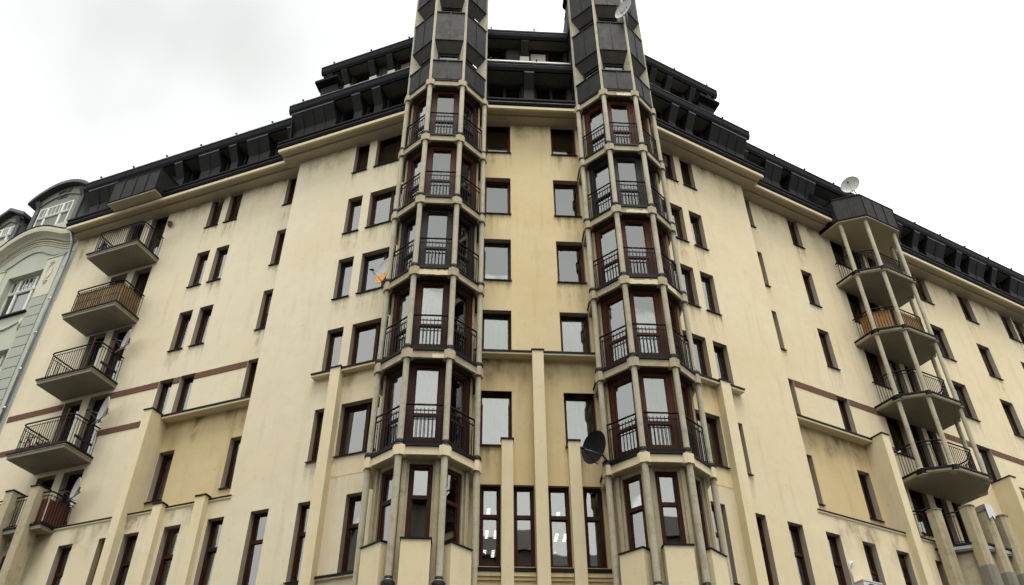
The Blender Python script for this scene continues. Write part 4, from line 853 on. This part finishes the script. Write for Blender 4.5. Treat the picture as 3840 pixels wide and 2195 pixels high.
dish('white satellite dish clamped to the third left balcony railing', (-13.44, 24.41, 18.90), 0.38, 'dish_white', (-13.72, 24.35, 18.35))
dish('large white satellite dish beside the fourth left balcony', (-13.39, 24.40, 16.07), 0.46, 'dish_white', (-13.7, 24.4, 15.55))
dish('white satellite dish on the lowest left balcony with red boards', (-13.46, 24.42, 13.28), 0.36, 'dish_white', (-13.65, 24.4, 12.9))

# ================================================================== SMALL THINGS
def pot(F, u, o, z, r, h, label, group=None, plant=0):
    t = thing('flower_pot', label, 'flower pot', None, group, F @ T((u, -o, z)))
    part('pot_body', MB().ring(0, 0, [(0.0, 0.0), (r * 0.7, 0.0), (r * 0.95, h * 0.8), (r * 1.08, h * 0.8), (r * 1.08, h), (r * 0.9, h), (r * 0.85, h * 0.85), (0, h * 0.85)], 14), 'terracotta', t, WM[t])
    if plant:
        b = MB()
        for i in range(plant):
            a = random.uniform(0, 6.28); q = random.uniform(0.05, 1.6) * r; zz = h + random.uniform(0, 2.2) * h; e = Vector((random.uniform(-1, 1), random.uniform(-1, 1), random.uniform(-0.3, 1))).normalized() * 0.07; c = Vector((q * math.cos(a), q * math.sin(a), zz)); s2 = e.cross(Vector((0, 0, 1))) * 0.35
            b.quad(c - e, c + s2, c + e, c - s2)
        part('leaves', b, 'leaf', t, WM[t], kind='stuff')
pot(FL, -11.50, LO + 0.11, 24.55, 0.095, 0.20, 'orange clay pot on the wall by the top left balcony')
pot(FL, -13.62, 0.38, LZ[3] + 0.21, 0.13, 0.22, 'clay pot at the left corner of the fourth left balcony', None, 40)
pot(FL, -13.22, 0.40, LZ[3] + 0.21, 0.16, 0.20, 'wider clay pot second from the corner of the fourth left balcony', None, 30)
pot(FL, -13.70, 0.30, LZ[0] + 0.21, 0.13, 0.24, 'clay pot with dark plant in the corner of the top left balcony', None, 130)
t = thing('air_conditioner', 'white air conditioner unit hung on the wall by a lower right window', 'air conditioner', None, None, FR @ T((6.6, -0.22, 9.4)))
part('casing', MB().box(6.28, 7.02, 0.08, 0.40, 9.42, 9.94), 'white_plastic', t, FR); part('lid', MB().box(6.26, 7.04, 0.07, 0.415, 9.943, 9.975), 'white_plastic', t, FR)
b = MB().tube([(6.58 + 0.20 * math.cos(a * 0.2618), -0.408, 9.68 + 0.20 * math.sin(a * 0.2618)) for a in range(24)], 0.012, 6, closed=True)
for k in range(6): b.tube([(6.58 + 0.03 * k + 0.02, -0.408, 9.68 - math.sqrt(max(0, 0.04 - (0.03 * k + 0.02) ** 2))), (6.58 + 0.03 * k + 0.02, -0.408, 9.68 + math.sqrt(max(0, 0.04 - (0.03 * k + 0.02) ** 2)))], 0.005, 4)
part('fan_grille', b, 'iron', t, FR, kind='stuff')
for x in (6.42, 6.9): part('wall_bracket', MB().box(x - 0.02, x + 0.02, 0.0, 0.40, 9.37, 9.415), 'iron', t, FR)
part('pipe', MB().tube([(6.32, -0.06, 9.95), (6.30, -0.05, 10.35), (6.36, -0.05, 10.55), (6.5, -0.04, 10.62)], 0.03, 8), 'white_plastic', t, FR)
t = thing('foil_wrap', 'crumpled silver foil wrapped over the middle right pillar top', 'foil', None, None, FR @ T((12.02, -1.09, 12.9)))
part('foil_block', MB().box(11.84, 12.20, 1.40 + RO, 1.77 + RO, 12.91, 13.06), 'foil', t, FR); part('foil_fold', MB().prism_o([(11.83, 12.55), (11.95, 12.62), (12.03, 12.70), (12.12, 12.58), (12.21, 12.76), (12.21, 12.91), (11.83, 12.91)], 1.755 + RO, 1.775 + RO), 'foil', t, FR)

# ================================================================== NEIGHBOURING HOUSE (left)
NB = thing('town_house', 'pale green old town house with curved cornice and dormers at far left', 'building', None, None, FL @ T((-20, -LO, 0)))
NO = LO
nops = []
for (a, b) in ((-19.64, -17.76), (-23.4, -21.5)):
    for (z0, z1) in ((22.18, 24.33), (18.2, 20.35), (14.2, 16.4)): nops.append((a, b, z0, z1))
wall(FL, -27, -16.30, 0, 27.0, NO, nops, 'green_plaster', 0.27, 'wall', NB)
def old_window(u0, u1, z0, z1, o, sill=True):
    w, h = u1 - u0, z1 - z0; Mw = FL @ T((u0, -o, z0)); b = MB(); s = 0.07; tz = h * 0.66
    b.box(0, s, -0.08, 0, 0, h); b.box(w - s, w, -0.08, 0, 0, h); b.box(s, w - s, -0.08, 0, h - s, h); b.box(s, w - s, -0.08, 0, 0, s)
    m1, m2 = w * 0.27, w * 0.73
    for m in (m1, m2): b.box(m - 0.06, m + 0.06, -0.08, 0.02, s, h - s)
    b.box(s, w - s, -0.08, 0.035, tz - 0.06, tz + 0.06)
    b.box(s, w - s, -0.08, 0.05, tz + 0.0, tz + 0.025)
    for x in (m1 / 2 + s / 2, w - m1 / 2 - s / 2): b.box(x - 0.018, x + 0.018, -0.06, -0.01, tz + 0.06, h - s)
    for k in range(1, 4): x = m1 + (m2 - m1) * k / 4; b.box(x - 0.018, x + 0.018, -0.06, -0.01, tz + 0.06, h - s)
    wn = part('window', b, 'white_frame', NB, Mw)
    for (x0, x1) in ((s, m1), (m1, m2), (m2, w - s)):
        for (a0, a1) in ((s, tz), (tz, h - s)): part('pane', MB().box(x0, x1, -0.055, -0.047, a0, a1), 'glass', wn, Mw @ Matrix.Rotation(random.uniform(-.01, .01), 4, 'X'))
    part('curtain', MB().box(0.04, w - 0.04, -0.2, -0.19, 0.0, h * 0.78), 'curtain', wn, Mw)
    part('room', MB().box(0, w, -0.6, -0.58, 0, h), 'interior', wn, Mw)
    if sill: part('sill', MB().prism_u([(-0.02, 0.0), (0.36, -0.04), (0.36, -0.11), (-0.02, -0.09)], -0.06, w + 0.06), 'flashing', wn, Mw)
for (a, b, z0, z1) in nops: old_window(a, b, z0, z1, NO - 0.24)
for c in (-17.28, -20.4):                         # quoin strips
    for k in range(22):
        z = 22.74 - 0.487 * k
        part('quoin_block', MB().box(c - 0.36, c + 0.36, NO - 0.01, NO + 0.035, z - 0.487 + 0.018, z - 0.018), 'green_quoin', NB, FL)
    part('pilaster_panel', MB().box(c - 0.42, c + 0.40, NO - 0.01, NO + 0.03, 22.76, 24.78), 'cream_trim', NB, FL)
    part('panel_head', MB().box(c - 0.46, c + 0.44, NO - 0.01, NO + 0.06, 24.80, 24.86), 'cream_trim', NB, FL)
    part('medallion', MB().tube([(c - 0.05 + 0.15 * math.cos(i * 0.2618), -NO - 0.035, 24.05 + 0.36 * math.sin(i * 0.2618)) for i in range(24)], 0.03, 6, closed=True), 'cream_trim', NB, FL)
    for zz, sgn in ((24.50, 1), (23.55, -1)):
        for k in range(3): part('ornament', MB().ring(0, 0, [(0.0, -0.07), (0.06, -0.03), (0.065, 0.02), (0.0, 0.08)], 8), 'cream_trim', NB, FL @ T((c - 0.05 + (k - 1) * 0.05, -NO - 0.04, zz + sgn * (0.09 if k == 1 else 0))))
for (a, b) in ((-19.64, -17.76), (-23.4, -21.5)):     # garlands under the windows
    for z in (21.7, 17.7):
        part('garland', MB().tube([(a + (b - a) * i / 12, -NO - 0.02, z - 0.28 * math.sin(math.pi * i / 12)) for i in range(13)], 0.04, 7, radii=[0.02 + 0.035 * math.sin(math.pi * i / 12) for i in range(13)]), 'cream_trim', NB, FL)
        for x in (a, b): part('garland_drop', MB().tube([(x, -NO - 0.02, z + 0.1), (x, -NO - 0.03, z - 0.15), (x, -NO - 0.02, z - 0.5)], 0.05, 7, radii=[0.02, 0.06, 0.015]), 'cream_trim', NB, FL)
def sweep(curve, sect, mat, name, parent):      # curve of (u,z); cross-section of (o,dz)
    b = MB(); k = len(sect)
    for i in range(len(curve) - 1):
        (u0, z0), (u1, z1) = curve[i], curve[i + 1]
        for a in range(k):
            (o0, d0), (o1, d1) = sect[a], sect[(a + 1) % k]
            b.quad((u0, -o0, z0 + d0), (u1, -o0, z1 + d0), (u1, -o1, z1 + d1), (u0, -o1, z0 + d1), smooth=False)
    b.quad(*[(curve[0][0], -o, curve[0][1] + d) for o, d in sect]); b.quad(*[(curve[-1][0], -o, curve[-1][1] + d) for o, d in reversed(sect)])
    return part(name, b, mat, parent, FL)
def smooth_curve(p, n=5):
    out = []
    for i in range(len(p) - 1):
        a, b, c, d = p[max(i - 1, 0)], p[i], p[i + 1], p[min(i + 2, len(p) - 1)]
        for k in range(n):
            t = k / n
            out.append(tuple(0.5 * (2 * b[j] + (c[j] - a[j]) * t + (2 * a[j] - 5 * b[j] + 4 * c[j] - d[j]) * t * t + (3 * b[j] - a[j] - 3 * c[j] + d[j]) * t ** 3) for j in (0, 1)))
    out.append(p[-1]); return out
KT = smooth_curve([(-27, 25.7), (-23.0, 25.7), (-21.2, 25.72), (-20.42, 25.95), (-20.05, 26.2), (-19.53, 26.45), (-19.01, 26.57), (-18.52, 26.56), (-18.1, 26.46), (-17.69, 26.29), (-17.25, 26.07), (-16.89, 25.91), (-16.5, 25.84)])
cn = sweep(KT, [(NO, 0), (NO + 0.45, 0), (NO + 0.46, -0.12), (NO + 0.43, -0.27), (NO + 0.36, -0.29), (NO + 0.20, -0.36), (NO + 0.12, -0.44), (NO, -0.44)], 'cream_trim', 'cornice', NB)
sweep([(u, z + 0.003) for u, z in KT], [(NO - 0.3, 0.12), (NO + 0.48, 0.035), (NO + 0.48, -0.01), (NO - 0.3, 0.0)], 'gutter_metal', 'flashing', cn)
for dz, q in ((-0.47, 0.10), (-0.58, 0.07), (-0.67, 0.045)): sweep([(u - 0.1, z) for u, z in KT], [(NO, dz), (NO + q, dz), (NO + q, dz - 0.05), (NO, dz - 0.08)], 'cream_trim', 'moulding', cn)
KA = smooth_curve([(-23, 24.8), (-20.9, 24.8), (-20.37, 24.88), (-19.82, 25.03), (-19.37, 25.3), (-18.83, 25.48), (-18.33, 25.42), (-17.75, 25.12), (-17.34, 24.97), (-16.5, 24.9)])
sweep(KA, [(NO, 0.0), (NO + 0.05, 0.0), (NO + 0.05, -0.04), (NO, -0.04)], 'green_quoin', 'arch_moulding', NB)
part('mansard', MB().prism_u([(NO - 0.05, 26.7), (NO - 0.6, 28.2), (NO - 4, 30.5), (NO - 4, 26.7)], -27, -16.32), 'grey_dormer', NB, FL)
# downpipe at the joint
dp = part('downpipe', MB().tube([(-16.33, -LO - 0.5, 25.5), (-16.40, -LO - 0.22, 25.1), (-16.45, -LO - 0.12, 24.4), (-16.48, -LO - 0.12, 8.0)], 0.062, 10), 'zinc', NB, FL)
for k in range(9): part('pipe_joint', MB().ring(-16.478, -LO - 0.12, [(0.062, 23.9 - 1.65 * k), (0.078, 23.91 - 1.65 * k), (0.078, 24.0 - 1.65 * k), (0.062, 24.01 - 1.65 * k)], 10), 'zinc', dp, FL)
# big segment-headed dormer
def dormer(uc, hw_, z0, zs, rise, gable, of):
    n = 1 if gable else 12
    def arch(h_, zb, r_): return [(uc + h_ * (1 - 2 * i / (2 * n)), zb + (r_ * (1 - abs(1 - i / n)) if gable else r_ * math.sin(math.pi * i / (2 * n)) ** 0.8)) for i in range(2 * n + 1)]
    poly = [(uc - hw_, z0), (uc + hw_, z0)] + arch(hw_, zs, rise)
    d = part('dormer', MB().prism_o(poly, of - 2.0, of), 'dormer_stone', NB, FL)
    ro = arch(hw_ + 0.34, zs - 0.02, rise + 0.1); ri = [(u, z - 0.17) for u, z in ro]
    part('dormer_roof', MB().prism_o(list(ro) + list(reversed(ri)), of - 2.2, of + 0.30) if gable else sweepable(ro, ri, of), 'grey_dormer', d, FL)
    rm = arch(hw_ - 0.02, zs - 0.42, rise * 0.8)
    part('head_moulding', MB().tube([(u, -of - 0.03, z) for u, z in rm], 0.05, 6), 'dormer_stone', d, FL)
    for x in (-1, 1):
        part('side_pier', MB().box(uc + x * (hw_ - 0.11) - 0.12, uc + x * (hw_ - 0.11) + 0.12, of - 0.05, of + 0.06, z0, zs - 0.45), 'grey_dormer', d, FL)
        part('corbel', MB().prism_u([(of - 0.02, zs - 0.36), (of + 0.08, zs - 0.33), (of + 0.22, zs - 0.1), (of - 0.02, zs - 0.1)], uc + x * (hw_ - 0.12) - 0.11, uc + x * (hw_ - 0.12) + 0.11), 'grey_dormer', d, FL)
    return d
def sweepable(ro, ri, of):
    b = MB()
    for i in range(len(ro) - 1):
        q = [ro[i], ro[i + 1], ri[i + 1], ri[i]]
        b.prism_o(list(reversed(q)), of - 2.2, of + 0.30)
    return b
d1 = dormer(-18.62, 1.36, 25.8, 28.85, 0.62, False, NO - 0.05)
old_window(-19.70, -17.78, 26.5, 28.36, NO - 0.035, False)
part('roundel', MB().tube([(-18.62 + 0.24 * math.cos(i * 0.2618), -NO - 0.0, 29.0 + 0.17 * math.sin(i * 0.2618)) for i in range(24)], 0.04, 6, closed=True), 'grey_dormer', d1, FL)
part('keystone', MB().prism_o([(-18.9, 28.72), (-18.34, 28.72), (-18.24, 29.24), (-19.0, 29.24)], NO - 0.1, NO - 0.02), 'grey_dormer', d1, FL)
d2 = dormer(-21.35, 0.72, 25.8, 28.25, 0.5, True, NO - 0.05)
old_window(-21.85, -20.86, 26.3, 27.85, NO - 0.035, False)

# ================================================================== houses across the street (unseen but for reflections, added and sized to darken lower walls)
for x, w, h, dy, ang in ((-36, 26, 27, -4, 0.55), (-11, 24, 22.5, -12, 0.12), (14, 25, 22, -13, -0.05), (40, 28, 27, -6, -0.5)):
    Mo = T((x, dy, 0)) @ Matrix.Rotation(math.pi + ang, 4, 'Z'); o_ = MB().box(-w / 2, w / 2, -12, 0, 0, h)
    hb = part('unseen_street_block', o_, 'cement', None, Mo, kind='structure')
    part('roof', MB().prism_u([(0.4, h + 0.02), (-6, h + 4), (-12.4, h + 0.02)], -w / 2 - 0.3, w / 2 + 0.3), 'sheet_metal', hb, Mo)
    for i in range(int(w / 2.6)):
        for j in range(int(h / 3.4)):
            xx = -w / 2 + 1.3 + i * 2.6; zz = 1.2 + j * 3.4
            link('window', cached(('obw',), lambda: MB().box(-0.6, 0.6, 0.01, 0.05, 0, 1.9), 'window', 'dark_frame'), Mo @ T((xx, 0, zz)), hb)
